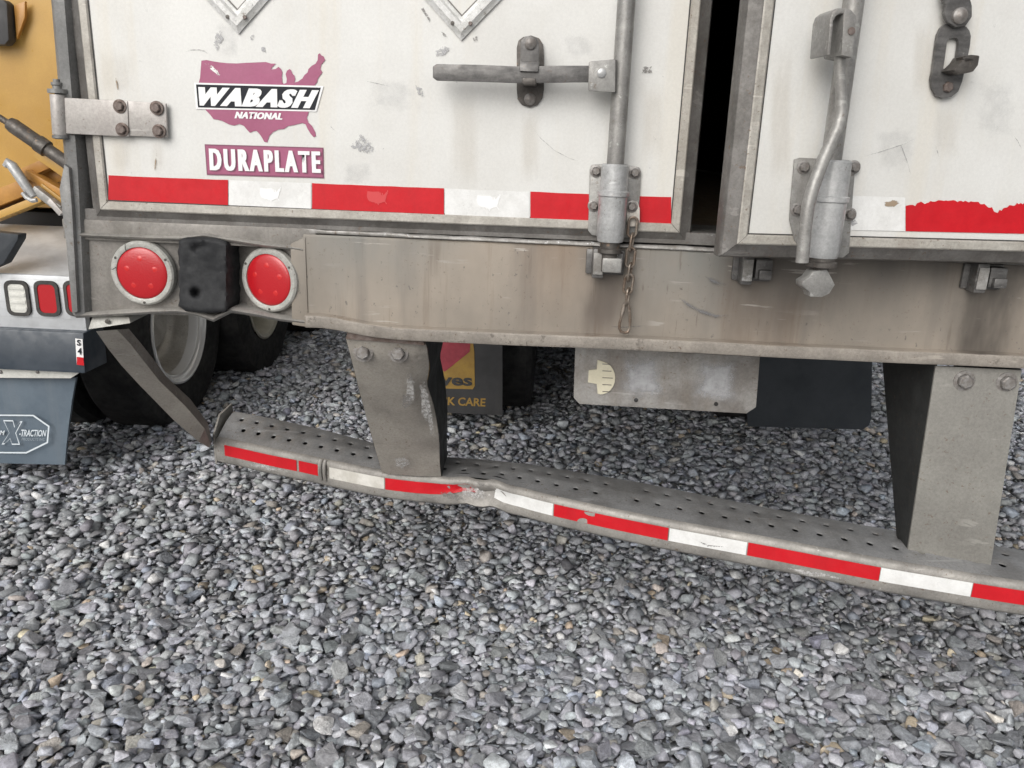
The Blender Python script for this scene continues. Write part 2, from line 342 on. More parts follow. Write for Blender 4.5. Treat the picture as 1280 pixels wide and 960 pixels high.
def stone_mat(name, attr_type):
    m, t, b = nt(name)
    at = N(t, 'ShaderNodeAttribute'); at.attribute_type = attr_type; at.attribute_name = 'tint' if attr_type == 'GEOMETRY' else 'color'
    u = 1.0 if attr_type == 'GEOMETRY' else .021          # single stones carry their own unit-sized coordinates
    k = math_(t, 'MULTIPLY', ramp(t, noise(t, 75*u, 6, .7, (1,1,1), 0, 'Object'), .3, .7, .70, 1.26), ramp(t, noise(t, 260*u, 4, .7, (1,1,1), 3, 'Object'), .3, .7, .86, 1.12))
    mx = N(t, 'ShaderNodeMix', data_type='RGBA', blend_type='MULTIPLY'); mx.inputs[0].default_value = 1
    t.links.new(at.outputs['Color'], mx.inputs[6])
    cb = N(t, 'ShaderNodeCombineColor')
    for i in range(3): t.links.new(k, cb.inputs[i])
    t.links.new(cb.outputs[0], mx.inputs[7])
    vein = math_(t, 'MULTIPLY', ramp(t, noise(t, 90*u, 2, .4, (1,1,3), 4), .60, .66), ramp(t, noise(t, 20*u, 2, .5, (1,1,1), 8), .48, .6, 0, .6))
    c = mixc(t, vein, mx.outputs[2], (.5,.5,.49))
    t.links.new(c, b.inputs['Base Color']); b.inputs['Roughness'].default_value = .72; b.inputs['Specular IOR Level'].default_value = .4
    bump(t, b, noise(t, 160*u, 5, .7), .5, .002 if u == 1 else .1)
    return m
stone_mat('gravel_stone', 'GEOMETRY'); stone_mat('loose_stone', 'OBJECT')

def proto(npts, bevel):
    p = rng.normal(size=(npts, 3)); p /= np.linalg.norm(p, axis=1)[:,None]
    p *= rng.uniform(.82, 1.05, (npts,1)); p = np.sign(p)*np.abs(p)**.82
    bm = bmesh.new(); vs = [bm.verts.new(q) for q in p]
    r = bmesh.ops.convex_hull(bm, input=vs)
    bmesh.ops.delete(bm, geom=[v for v in bm.verts if not v.link_faces], context='VERTS')
    if bevel:
        bmesh.ops.dissolve_limit(bm, angle_limit=.32, verts=bm.verts, edges=bm.edges)
        bmesh.ops.bevel(bm, geom=list(bm.edges), offset=bevel, segments=1, affect='EDGES', clamp_overlap=True)
    bmesh.ops.triangulate(bm, faces=bm.faces); bmesh.ops.recalc_face_normals(bm, faces=bm.faces)
    co = np.array([v.co[:] for v in bm.verts], dtype=np.float32)
    for i, v in enumerate(bm.verts): v.index = i
    fa = np.array([[v.index for v in f.verts] for f in bm.faces], dtype=np.int32); bm.free()
    co -= (co.max(0)+co.min(0))/2; co /= (co.max(0)-co.min(0))/2
    return co, fa
NEAR = [proto(13, .085) for _ in range(28)]; FARP = [proto(11, 0) for _ in range(22)]
NEAR = [p for p in NEAR if len(p[1]) < 150]
RES = .006; GX0, GX1, GY0, GY1 = -5.2, 5.6, -1.15, 3.2
HM = np.zeros((int((GY1-GY0)/RES), int((GX1-GX0)/RES)), dtype=np.float32)
def halfw(y): return .72*(y+2.1)+.3
def field(n, y0, y1, med, deposit):
    out = []
    area_w = halfw(y1)
    ys = rng.uniform(y0, y1, n*4); xs = rng.uniform(-area_w, area_w, n*4)
    ok = np.abs(xs) < halfw(ys); xs, ys = xs[ok], ys[ok]
    a = np.clip(np.exp(rng.normal(math.log(med), .42, n)), .0050, .031)
    fl = rng.uniform(.62, .95, n); th = rng.uniform(.28, .62, n); ph = rng.uniform(0, 6.283, n); k = 0
    for i in range(n):
        A, B, C = a[i], a[i]*fl[i], a[i]*th[i]
        if not deposit:
            x, y = xs[i % len(xs)], ys[i % len(xs)]; out.append((x, y, rng.uniform(.0, .024), A, B, C, ph[i])); continue
        best = None
        for _ in range(3):
            x, y = xs[k % len(xs)], ys[k % len(xs)]; k += 1
            ix, iy = int((x-GX0)/RES), int((y-GY0)/RES)
            h = HM[iy, ix] if 0 <= iy < HM.shape[0] and 0 <= ix < HM.shape[1] else 9
            if best is None or h < best[0]: best = (h, x, y, ix, iy)
        h, x, y, ix, iy = best
        R = int(A/RES)+1
        if ix < R or iy < R or ix+R+1 >= HM.shape[1] or iy+R+1 >= HM.shape[0]: continue
        g = np.arange(-R, R+1, dtype=np.float32)*RES
        c, s = math.cos(ph[i]), math.sin(ph[i])
        U = g[None,:]*c+g[:,None]*s; V = -g[None,:]*s+g[:,None]*c
        d = 1-(U/A)**2-(V/B)**2; m_ = d > 0; hh = C*np.sqrt(np.where(m_, d, 0))
        win = HM[iy-R:iy+R+1, ix-R:ix+R+1]
        lift = np.where(m_, win+hh, 0); mx = lift.max(); mean = (lift*m_).sum()/max(1, m_.sum())
        z = .45*mx+.55*mean
        if z > .062: continue
        np.maximum(win, np.where(m_, z+hh, 0), out=win)
        out.append((x, y, z, A, B, C, ph[i]))
    return out
near = field(42000, -.9, 1.35, .0121, True); mid = field(27000, 1.35, 3.1, .0145, True); far = field(26000, 3.05, 6.2, .0190, False)
def tints(n):
    v = np.clip(rng.normal(.405, .084, n), .17, .66); c = np.stack([v*.965, v, v*1.07], 1)
    c *= 1+rng.normal(0, .018, (n,3)); k = rng.random(n)
    sel = k < .035; c[sel] *= 1.6
    sel = (k > .035) & (k < .055); c[sel] *= .45
    sel = (k > .055) & (k < .10); c[sel] *= np.array([1.10, 1.0, .86])
    sel = (k > .10) & (k < .112); c[sel] = c[sel]*np.array([1.45, 1.18, .84])
    sel = (k > .116) & (k < .16); c[sel] *= np.array([.93, .98, 1.06])
    return np.clip(c, .03, .68)
def basis(st):
    x, y, z, A, B, C, ph = st
    tilt = Matrix.Rotation(random.gauss(0, .22), 3, 'X') @ Matrix.Rotation(random.gauss(0, .22), 3, 'Y')
    return np.array((tilt @ Matrix.Rotation(ph, 3, 'Z')) @ Matrix.Diagonal((A, B, C)))
# the stones that show largest in the photograph become objects of their own
def px_size(st):
    v = Vector(st[:3])-CAM; z = v.dot(CF)
    if z < .3: return 0
    px = 640+FPX*v.dot(CR)/z; py = 480-FPX*v.dot(CU)/z
    if not (4 < px < 1276 and 560 < py < 952): return 0
    ix, iy = int((st[0]-GX0)/RES), int((st[1]-GY0)/RES)
    if HM[iy, ix] > st[2]+st[5]*1.08: return 0
    return st[3]*st[4]/z/z
order = sorted(range(len(near)), key=lambda i: -px_size(near[i])); big = set(order[:300])
pm = []
for k, (co, fa) in enumerate(NEAR):
    me = bpy.data.meshes.new('stone'); me.from_pydata(co.tolist(), [], fa.tolist()); me.materials.append(MATS['loose_stone']); pm.append(me)
bt = tints(300)
for j, i in enumerate(order[:300]):
    st = near[i]; M3 = basis(st); M4 = Matrix.Identity(4)
    for r_ in range(3):
        for c_ in range(3): M4[r_][c_] = M3[r_][c_]
        M4[r_][3] = st[r_]
    o = place('stone', pm[random.randrange(len(pm))], ground, M4); o.color = (*bt[j], 1)
def gravel(name, sets):
    V, F, T = [], [], []; off = 0
    for stones, protos in sets:
        tt = tints(len(stones)); xy = np.array([s_[:2] for s_ in stones])        # tints drift in broad waves across the yard
        lf = .5*np.sin(xy[:,0]*2.3+1.1*np.sin(xy[:,1]*1.7)+.4)+.5*np.sin(xy[:,1]*3.1+1.3*np.sin(xy[:,0]*1.9)+2.0)+.4*np.sin(xy[:,0]*5.7-xy[:,1]*4.9)
        tt = tt*(1+lf[:,None]*np.array([.055, .065, .080]))
        for k, st in enumerate(stones):
            co, fa = protos[rng.integers(len(protos))]
            V.append(co @ basis(st).T + np.array(st[:3])); F.append(fa+off); off += len(co); T.append(np.repeat(tt[k:k+1], len(fa), 0))
    V = np.concatenate(V).astype(np.float32); F = np.concatenate(F).astype(np.int32); T = np.concatenate(T)
    me = bpy.data.meshes.new(name); me.vertices.add(len(V)); me.vertices.foreach_set('co', V.ravel())
    me.loops.add(F.size); me.loops.foreach_set('vertex_index', F.ravel()); me.polygons.add(len(F))
    me.polygons.foreach_set('loop_start', np.arange(0, F.size, 3, dtype=np.int32)); me.update(calc_edges=True)
    at = me.attributes.new('tint', 'FLOAT_COLOR', 'FACE'); at.data.foreach_set('color', np.concatenate([T, np.ones((len(T),1))], 1).astype(np.float32).ravel())
    me.materials.append(MATS['gravel_stone']); o = place(name, me); o['kind'] = 'stuff'; tag(o, 'grey crushed stone gravel covering the yard', 'gravel'); return o
rest = [s_ for i, s_ in enumerate(near) if i not in big]
gravel('gravel', [([s_ for s_ in rest if s_[1] < .45 and s_[3] > .0095], NEAR), ([s_ for s_ in rest if not (s_[1] < .45 and s_[3] > .0095)], FARP), (mid, FARP), (far, FARP)])

# ------------------------------------------------------------------ the trailer
TL, TR_, TC = -1.035, 1.605, .285
trailer = tag(empty('semi_trailer', (TC, 0, 0)), 'white box semi trailer with right rear door ajar and bent rear guard', 'trailer')
# shell
sh = MB()
sh.box((TL+.02, 6.55, 2.52), (.036, 12.9, 2.62)); sh.box((TR_-.02, 6.55, 2.52), (.036, 12.9, 2.62))
sh.box((TC, 13.02, 2.52), (2.64, .04, 2.62)); sh.box((TC, 6.55, 3.85), (2.64, 12.9, .04))
sh.build('body_shell', 'white_panel', trailer)
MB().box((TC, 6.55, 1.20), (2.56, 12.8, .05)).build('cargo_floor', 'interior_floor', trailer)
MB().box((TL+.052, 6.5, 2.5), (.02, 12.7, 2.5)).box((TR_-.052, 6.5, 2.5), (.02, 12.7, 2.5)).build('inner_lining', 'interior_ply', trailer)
for s_ in (-1, 1):
    cm = MB().box((TC+s_*.55, 4.5, 1.06), (.07, 8.4, .13)); cm.build('slider_rail', 'shadow_iron', trailer)
cross = MB().box((0,0,0), (2.5, .05, .10)).mesh('crossmember', 'shadow_iron')
for k in range(20): place('crossmember', cross, trailer, Matrix.Translation((TC, .55+k*.31, 1.12)))
# tandem axles with dual wheels
def tyre_prof(R, w, r): 
    h = w/2; return [(r, -h*.82), (r+.03, -h*.95), (R*.80, -h), (R*.95, -h*.93), (R, -h*.72), (R, h*.72), (R*.95, h*.93), (R*.80, h), (r+.03, h*.95), (r, h*.82)]
tw = MB().lathe(tyre_prof(.5, .27, .29), (0,0,0), (1,0,0), 40, False).mesh('tyre', 'tyre')
def dish(R, side): return MB().lathe([(R+.012, .13), (R, .135), (R-.02, .125), (R-.035, .06), (R-.045, -.03), (R*.62, -.06), (R*.42, -.05), (R*.40, .0), (.10, .0), (.09, .05), (.0001, .05)], (0,0,0), (side,0,0), 40, False)
rim_w = {s_: dish(.29, s_).mesh('rim', 'rim_white') for s_ in (1,-1)}
for yy in (2.75, 4.0):
    MB().cyl((TL+.3, yy, .5), (TR_-.3, yy, .5), .065, 16).build('axle', 'shadow_iron', trailer)
    for cx, s_ in ((-.56, -1), (-.20, -1), (1.06, 1), (1.41, 1)):
        wmx = Matrix.Translation((cx, yy, .5)); w = place('wheel', None, trailer, wmx); place('tyre', tw, w, local=True)
        place('rim', rim_w[s_], w, local=True)
for xx in (-.12, .69):
    MB().prism([(xx, 2.25, 1.0), (xx, 3.1, 1.0), (xx, 2.95, .52), (xx, 2.6, .46), (xx, 2.4, .55)], (.09, 0, 0)).build('suspension_hanger', 'shadow_iron', trailer, bevel=.01)
MB().cyl((-.05, 3.45, .72), (.66, 3.45, .72), .15, 24).build('air_tank', 'shadow_iron', trailer)
MB().box((TC, 3.75, .80), (1.2, .08, .40)).build('slider_crossbeam', 'shadow_iron', trailer)
for k in range(3): MB().tube([(-.05+.03*k, .25, 1.0), (-.02+.05*k, .9, .93-.03*k), (.0+.04*k, 1.6, .90), (.05, 2.3, .85-.05*k), (.1, 3.3, .80)], .008, 8).build('air_line', 'shadow_iron', trailer)
# corner posts
pz = [3.8, 1.67, 1.335, 1.03]; pxl = [-1.012, -1.015, -1.027, -1.048]
for sgn, nm in ((1, 'l'), (-1, 'r')):
    cpm = MB()
    def mx_(x): return x if sgn == 1 else 2*TC-x
    rs = []
    for x0, z in zip(pxl, pz):
        rs.append([(mx_(x0), .0, z), (mx_(x0+.012), -.012, z), (mx_(x0+.030), -.006, z), (mx_(x0+.042), .03, z), (mx_(x0+.042), .09, z), (mx_(x0), .09, z)])
    cpm.rings(rs).build('corner_post', 'post_steel', trailer, angle=25)
# header
MB().box((TC, .05, 3.80), (2.62, .10, .14)).build('header_rail', 'post_steel', trailer)

# rear sill --------------------------------------------------------
KX = [P(756, 330).x, P(938, 338).x, P(1224, 348).x]
sill_material([(KX[0], .070, 1.10, .98, .9, (.11,.09,.075)), (KX[1]+.03, .11, 1.12, .90, .95, (.12,.085,.06)), (KX[2]+.035, .11, 1.10, .90, 1.0, (.055,.047,.04)), (KX[2]+.02, .055, 1.05, .95, .8, (.05,.042,.036)),
               (P(985, 330).x, .22, 1.25, 1.02, .95, (.10,.09,.08)), (P(1130, 320).x, .30, 1.24, 1.06, 1.0, (.12,.108,.095)), (P(870, 330).x, .14, 1.27, 1.10, .95, (.17,.175,.165)), (P(470, 320).x, .22, 1.27, 1.06, .8, (.19,.195,.185)), (P(690, 330).x, .10, 1.26, 1.0, .6, (.22,.15,.10))])
def silz(x):       # the bottom flange is knocked up towards the left end
    return 1.010 + .018*math.exp(-((x+.50)/.10)**2) + .0006*math.sin(x*7)
sb = MB(); rs = []
for i in range(61):
    x = -.525+(1.58+.525)*i/60; zb = silz(x); dn = .0012*math.sin(x*9)+.0008*math.sin(x*23)
    rs.append([(x, .12, 1.226), (x, .0, 1.226), (x, -.003, 1.222), (x, -.004+dn, 1.15), (x, -.004+dn, zb+.031), (x, -.0150+dn, zb+.0270), (x, -.0175+dn, zb+.024), (x, -.0175+dn, zb+.004), (x, -.0140+dn, zb), (x, .10, zb-.002)])
sill = sb.rings(rs, False).build('rear_sill', 'sill_steel', trailer, angle=28)
sb = MB(); rs = []                      # worn bottom flange, scraped brighter than the beam
for i in range(91):
    x = -.522+(1.578+.522)*i/90; zb = silz(x); dn = .0012*math.sin(x*9)+.0008*math.sin(x*23); j = random.uniform(-.0008,.0008)
    rs.append([(x, -.0165+dn, zb+.0262+j), (x, -.0192+dn, zb+.0235+j), (x, -.0192+dn, zb+.005+j), (x, -.0160+dn, zb+.0005)])
sb.rings(rs, False).build('bottom_flange', 'flange_worn', sill, angle=40)
sb = MB(); rs = []
for i in range(121):
    x = -.545+(1.585+.545)*i/120; j = .0005*math.sin(x*31)+.0006*math.sin(x*73+1)+random.uniform(-.0005,.0005); c = 1.2300-.003*math.sin((x-.1)*1.6)
    f0 = min(1, i/16); rs.append([(x, .006, c+.004+j), (x, .004-.009*f0+j, c+.0042+j), (x, .004-.0125*f0+j, c+.002+j), (x, .004-.0125*f0+j, c-.0025), (x, .004-.009*f0, c-.004), (x, .006, c-.004)])
sb.rings(rs).build('worn_ledge', 'ledge_worn', sill, angle=60)
MB().box((.275, .036, 1.249), (2.62, .06, .024)).build('threshold', 'trim_dark', sill)
MB().box((TC, .30, 1.2305), (2.5, .40, .012)).build('threshold_plate', 'ledge_worn', sill)
# light housing on the left: recessed box with bent lips
top_px = [(92,293),(140,295),(190,297),(225,298),(255,294),(285,299),(330,306),(368,310),(379,312)]
bot_px = [(95,394),(140,392),(190,389),(222,388),(245,391),(267,399),(280,392),(290,387),(320,392),(350,398),(382,402)]
def lerp_list(px, n):
    out = []
    for i in range(n):
        k = i/(n-1)*(len(px)-1); a = int(min(k, len(px)-2)); f_ = k-a
        out.append((px[a][0]*(1-f_)+px[a+1][0]*f_, px[a][1]*(1-f_)+px[a+1][1]*f_))
    return out
tp = [P(x, y, -.004) for x, y in lerp_list(top_px, 25)]; bp = [P(x, y, -.004) for x, y in lerp_list(bot_px, 31)]
MB().rings([[p+Vector((0,.10,.004)), p+Vector((0,.0,.004)), p+Vector((0,-.004,0)), p+Vector((0,.0,-.005)), p+Vector((0,.10,-.005))] for p in tp], False).build('housing_lip', 'bumper_edge', sill, angle=60)
MB().rings([[p+Vector((0,.10,.005)), p+Vector((0,.0,.005)), p+Vector((0,-.005,0)), p+Vector((0,.0,-.006)), p+Vector((0,.10,-.006))] for p in bp], False).build('housing_lip', 'bumper_edge', sill, angle=60)
hz0, hz1 = 1.035, 1.226
pl = [(-1.03,.012), (-.80,.020), (-.765,.055), (-.715,.062), (-.685,.055), (-.655,.040), (-.545,.012)]
MB().rings([[(x, y, hz0), (x, y, hz1)] for x, y in pl], False).build('housing_back', 'housing_steel', sill, angle=50)
MB().hexa([(-.557,-.006,1.030),(-.520,-.006,1.026),(-.520,-.006,1.222),(-.553,-.006,1.205)], [(-.557,.09,1.030),(-.520,.09,1.026),(-.520,.09,1.222),(-.553,.09,1.205)]).build('housing_end', 'sill_steel', sill, bevel=.004)
MB().hexa([(-1.05,.003,1.195),(-.50,.003,1.195),(-.50,.003,1.238),(-1.05,.003,1.238)], [(-1.05,.09,1.195),(-.50,.09,1.195),(-.50,.09,1.238),(-1.05,.09,1.238)]).build('sill_upper', 'housing_steel', sill, bevel=.003)
fin = [P(74,236,-.02), P(80,205,-.02), P(86,210,-.02), P(90,262,-.02), P(97,390,-.02), P(90,392,-.02), P(82,300,-.02)]
MB().prism(fin, (0,.05,0)).build('post_flange', 'post_steel', trailer, bevel=.002)
# tail lights
def tail_light(px, py, y, rot, broken):
    c = P(px, py, y); Mx = Matrix.Translation(c) @ Matrix.Rotation(rot, 4, 'Z')
    fl = MB().lathe([(.0562,.004), (.0562,-.0075), (.0585,-.009), (.066,-.0085), (.0695,-.005), (.0705,.006)], (0,0,0), (0,1,0), 48, False).mesh('tail_light', 'light_flange')
    o = place('tail_light', fl, trailer, Mx)
    dome = [(.0565,-.004)]+[(.0555*math.cos(a), -.006-.0065*math.sin(a)) for a in [k*math.pi/2/7 for k in range(8)]]
    dome[-1] = (.0001, dome[-1][1])
    place('lens', MB().lathe(dome, (0,0,0), (0,1,0), 40, False).mesh('lens', 'lens_red'), o, local=True)
    for a in (90, 162, 234, 306, 18):
        rr = .030 if a != 0 else 0; p = Vector((rr*math.cos(math.radians(a)), -.0099, rr*math.sin(math.radians(a))))
        place('reflector_spot', spot_mesh, o, Matrix.Translation(p), local=True)
    for a in (30, 150, 270):
        p = Vector((.0630*math.cos(math.radians(a)), -.0088, .0635*math.sin(math.radians(a))))
        place('screw', screw_mesh, o, Matrix.Translation(p), local=True)
    if broken:
        q = []
        for k in range(9):
            a = math.radians(118+k*8); q.append(Vector((.0700*math.cos(a), -.0105, .0700*math.sin(a))))
        MB().tube([Vector((-.0305,-.0085,.0625)), Vector((-.0305,-.0092,.055)), Vector((-.030,-.0092,.0485))], .0007, 6).build('crack', 'seal', o, local=True)
        MB().tube([Vector((-.0690,-.0060,.006)), Vector((-.063,-.0090,.006)), Vector((-.0555,-.0092,.011))], .0007, 6).build('crack', 'seal', o, local=True)
    return o
spot_mesh = MB().lathe([(.009,.003), (.008,-.0008), (.005,-.0016), (.0001,-.0018)], (0,0,0), (0,1,0), 14, False).mesh('reflector_spot', 'lens_spot')
screw_mesh = MB().lathe([(.0028,.001), (.0028,-.0012), (.0001,-.0016)], (0,0,0), (0,1,0), 8, False).mesh('screw', 'dark_iron')
tail_light(179.5, 341, .004, 0, True); tail_light(338, 349.5, .012, -.28, False)
# rubber dock bumper block
rb = MB(); n_ = 23; m__ = 31; rs = []
ctop = [(223,301),(231,297),(250,297),(270,298),(285,303)]; cbot = [(224,383),(232,389),(250,391),(270,391),(285,389)]
for i in range(n_):
    k = i/(n_-1); tpx = lerp_list(ctop, n_)[i]; bpx = lerp_list(cbot, n_)[i]; colp = []
    for j in range(m__):
        v = j/(m__-1); x = tpx[0]*(1-v)+bpx[0]*v; y = tpx[1]*(1-v)+bpx[1]*v
        if i in (0, n_-1): x += 1.2*math.sin(j*.9)*math.sin(j*.37)
        dep = -.020-.004*math.sin(k*math.pi)-.0015*math.sin(k*5+v*4)
        e_ = min(k, 1-k)*62; ev = min(v, 1-v)*90
        dep += .010*max(0, 1-e_/3)**2+.008*max(0, 1-ev/3)**2
        for (hx, hy, hr, hd) in ((246,311,6,.012), (255,308,5,.008), (245,366,5.5,.030), (236,330,8,.003), (266,345,10,.003)):
            dep += hd*math.exp(-(((x-hx)**2+(y-hy)**2)/hr**2)**1.6)
        colp.append(P(x, y, dep+random.uniform(-.0007,.0007)))
    rs.append([colp[0]+Vector((0,.09,0))]+colp+[colp[-1]+Vector((0,.09,0))])
rs = [[p+Vector((0,.08,0)) for p in rs[0]]]+rs+[[p+Vector((0,.08,0)) for p in rs[-1]]]
rbo = rb.rings(rs, False).build('rubber_bumper', 'rubber_block', trailer, angle=80)

# keepers on the sill
def keeper(x, z, flip):
    k = MB(); s_ = -1 if flip else 1
    k.box((x-s_*.016, -.022, z), (.024, .040, .060)); k.box((x+s_*.018, -.020, z+.002), (.034, .034, .040)); k.box((x, -.007, z), (.080, .010, .052))
    k.box((x+s_*.020, -.040, z-.008), (.026, .014, .020))
    o = k.build('keeper', 'handle_iron', sill, bevel=.004)
    pl_ = MB().prism([(x-s_*.016-.010, -.0435, z-.022), (x-s_*.016+.010, -.0435, z-.022), (x-s_*.016+.010, -.0435, z+.022), (x-s_*.016-.010, -.0435, z+.022)], (0,-.003,0)).build('keeper_plate', 'ledge_worn', sill, bevel=.002)
keeper(KX[0], P(756,329,-.03).z, False); keeper(KX[1], P(938,337,-.03).z, False); keeper(KX[2], P(1226,347,-.03).z, False)

# doors -------------------------------------------------------------
PB, PT = P(400, 262).z, 3.70          # panel bottom and top
def trim(parent, x0, x1, z0, z1, local):
    prof = [(.0, .004), (.0, -.002), (.003, -.0045), (.016, -.005), (.0185, -.003)]
    outer = [(.0185, -.003), (.021, .0), (.041, .010), (.044, .016), (.044, .045)]
    cs = [(x0, z0, -1, -1), (x1, z0, 1, -1), (x1, z1, 1, 1), (x0, z1, -1, 1)]
    for pr, mt, nm in ((prof, 'trim_light', 'door_trim'), (outer, 'trim_dark', 'door_edge')):
        for i in range(4):
            a, b_ = cs[i], cs[(i+1) % 4]
            sx, sz = b_[0]-a[0], b_[1]-a[1]; L_ = math.hypot(sx, sz); gx, gz = sx/L_*.0006, sz/L_*.0006
            ra = [(a[0]+a[2]*u+gx, y, a[1]+a[3]*u+gz) for u, y in pr]; rb_ = [(b_[0]+b_[2]*u-gx, y, b_[1]+b_[3]*u-gz) for u, y in pr]
            MB().rings([ra, rb_], False).build(nm, mt, parent, angle=30, local=local)
    e = .0025
    MB().rings([[(c[0]-c[2]*u, y, c[1]-c[3]*u) for u, y in ((0,-.0012),(e,-.0012))] for c in cs+cs[:1]], False).build('door_seal', 'seal', parent, local=local)
LX0, LX1 = P(134, 235).x, P(843, 235).x
ld = MB().hexa([(LX0,0,PB),(LX1,0,PB),(LX1,0,PT),(LX0,0,PT)], [(LX0,.045,PB),(LX1,.045,PB),(LX1,.045,PT),(LX0,.045,PT)]).build('door', 'white_panel', trailer)
ld['label'] = 'closed left rear door with mauve stickers'
trim(ld, LX0, LX1, PB, PT, False)
RX0, RX1 = Q(940, 240).x, -.06
rdm = MB().hexa([(RX0,0,PB),(RX1,0,PB),(RX1,0,PT),(RX0,0,PT)], [(RX0,.045,PB),(RX1,.045,PB),(RX1,.045,PT),(RX0,.045,PT)]).mesh('door', 'white_panel')
rd = place('door', rdm, trailer, RD); rd['label'] = 'right rear door standing ajar'
trim(rd, RX0, RX1, PB, PT, True)

# bolts shared
def bolt_mesh(name, r, h, mat, washer=True):
    mb = MB()
    if washer: mb.lathe([(r*1.45, .002), (r*1.45, -.002), (r*1.0, -.0028)], (0,0,0), (0,1,0), 16, False)
    mb.lathe([(r, 0), (r, -h*.8), (r*.82, -h), (.0001, -h)], (0,0,0), (0,1,0), 6, False)
    return mb.mesh(name, mat, angle=30)
B_rust = bolt_mesh('bolt', .0095, .009, 'rust_bolt'); B_grey = bolt_mesh('bolt', .0085, .010, 'grey_bolt'); B_big = bolt_mesh('bolt', .0155, .014, 'grey_bolt')
B_dome = MB().lathe([(.012,.002),(.0115,-.004),(.007,-.008),(.0001,-.0095)], (0,0,0), (0,1,0), 16, False).mesh('bolt', 'grey_bolt')
def bolt(me, c, parent, local=False, spin=0.0): return place('bolt', me, parent, Matrix.Translation(c) @ Matrix.Rotation(spin, 4, 'Y'), local=local)

# hinge strap (lowest on the left door)
hy = -.014
a_, b__, c_, d_ = P(80,122,hy), P(207,129,hy), P(209,172,hy), P(82,166,hy)
MB().hexa([a_, b__, c_, d_], [v+Vector((0,.007,0)) for v in (a_, b__, c_, d_)]).build('hinge_strap', 'hinge_alu', ld, bevel=.002)
a2, b2, c2, d2 = P(80,122,hy-.003), P(159,126.5,hy-.003), P(161,171,hy-.003), P(82,167,hy-.003)
MB().hexa([a2, b2, c2, d2], [v+Vector((0,.006,0)) for v in (a2, b2, c2, d2)]).build('hinge_leaf', 'hinge_alu', ld, bevel=.002)
kc = P(72.5, 118, -.012); kb = P(76, 169, -.012); MB().cyl(kb, kc, .0155, 20).build('hinge_knuckle', 'hinge_alu', ld, bevel=.002)
MB().lathe([(.006,0),(.006,.010),(.019,.010),(.019,.018),(.009,.018),(.009,.024),(.011,.026),(.011,.031),(.0065,.031),(.0065,.037),(.0001,.037)], kc-Vector((0,0,.008)), UZ, 16, False).build('hinge_pin', 'post_steel', ld, angle=25)
MB().lathe([(.0165,0),(.0165,-.006),(.010,-.008),(.0001,-.008)], kb, UZ, 16, False).build('hinge_pin', 'post_steel', ld, angle=25)
for (x, y) in ((150,133),(196,135),(153,162),(199,164)): bolt(B_rust, P(x, y, hy-.003), ld, spin=random.random())

# placard holders: square frames standing on a corner
def placard(px, py):
    tip = P(px, py); D = .195; c = tip+Vector((0,0,D)); mb = MB(); rs = []
    for w, y in ((0,.0), (0,-.005), (.005,-.007), (.010,-.0115), (.020,-.0115), (.024,-.006), (.030,-.005), (.031,.0)):
        d = D-w*1.414; rs.append([c+Vector((0,y,-d)), c+Vector((d*.045,y,-d*.955)), c+Vector((d,y,0)), c+Vector((0,y,d)), c+Vector((-d,y,0)), c+Vector((-d*.045,y,-d*.955))])
    o = mb.rings(rs, True, False).build('placard_frame', 'white_frame', ld, angle=25)
    rs = [[c+Vector((0,-.0015,-d)), c+Vector((d,-.0015,0)), c+Vector((0,-.0015,d)), c+Vector((-d,-.0015,0))] for d in (D-.0300*1.414, D-.0330*1.414)]
    MB().rings(rs, True, False).build('placard_seam', 'trim_dark', ld)
    for dx in (-.017, .018): bolt(B_hole if dx < 0 else B_small, tip+Vector((dx, -.0115, .030)), ld)
B_small = bolt_mesh('bolt', .0042, .004, 'rust_bolt', False); B_hole = MB().lathe([(.004,.001),(.004,-.0006),(.0001,-.0008)], (0,0,0), (0,1,0), 10, False).mesh('bolt', 'dark_iron')
placard(299, 43); placard(577, 51)

# reflective tape on the doors
def tape_strip(x0, x1, ytl, ytr, ybl, ybr, mat, n=8, rag=0):
    pts = [P(x0, ytl, -.0016)]; top = []
    for i in range(n+1):
        k = i/n; top.append(P(x0+(x1-x0)*k, ytl+(ytr-ytl)*k+(random.uniform(0, rag) if 0 < i < n else 0), -.0016))
    MB().poly(top+[P(x1, ybr, -.0016), P(x0, ybl, -.0016)]).build('reflective_tape', mat, ld)
ty = lambda x: 219+(x-135)*.0388
by = lambda x: 249.8+(x-135)*.0436
for x0, x1, mt in ((135.5,285,'tape_red'),(286,389,'tape_white'),(390,555,'tape_red'),(556,662,'tape_white'),(663,839,'tape_red')):
    tape_strip(x0, x1, ty(x0), ty(x1), by(x0), by(x1), mt, 10, .5)
def tape_r(x0, x1, mat, rag=0):
    tq = lambda x: 244.5+(x-1062)*.034; bq = lambda x: 287.5+(x-1060)*.0215
    n = 70; top = []
    for i in range(n+1):
        x = x0+(x1-x0)*i/n; d = 0
        if rag: d = max(0, (1165-x)/35)*8+random.uniform(-1,1.6)+max(0, 11-abs(x-1247)*.62)+(random.uniform(0,3) if abs(x-1247) < 24 or x < 1170 else 0)
        top.append(Q(x, tq(x)+d+(2 if rag else 0), -.0016))
    MB().poly(top+[Q(x1, bq(x1), -.0016), Q(x0, bq(x0), -.0016)]).build('reflective_tape', mat, rd, local=True)
tape_r(1050, 1131.5, 'tape_white'); tape_r(1132, 1300, 'tape_red', 1); tape_r(1302, 1400, 'tape_white')

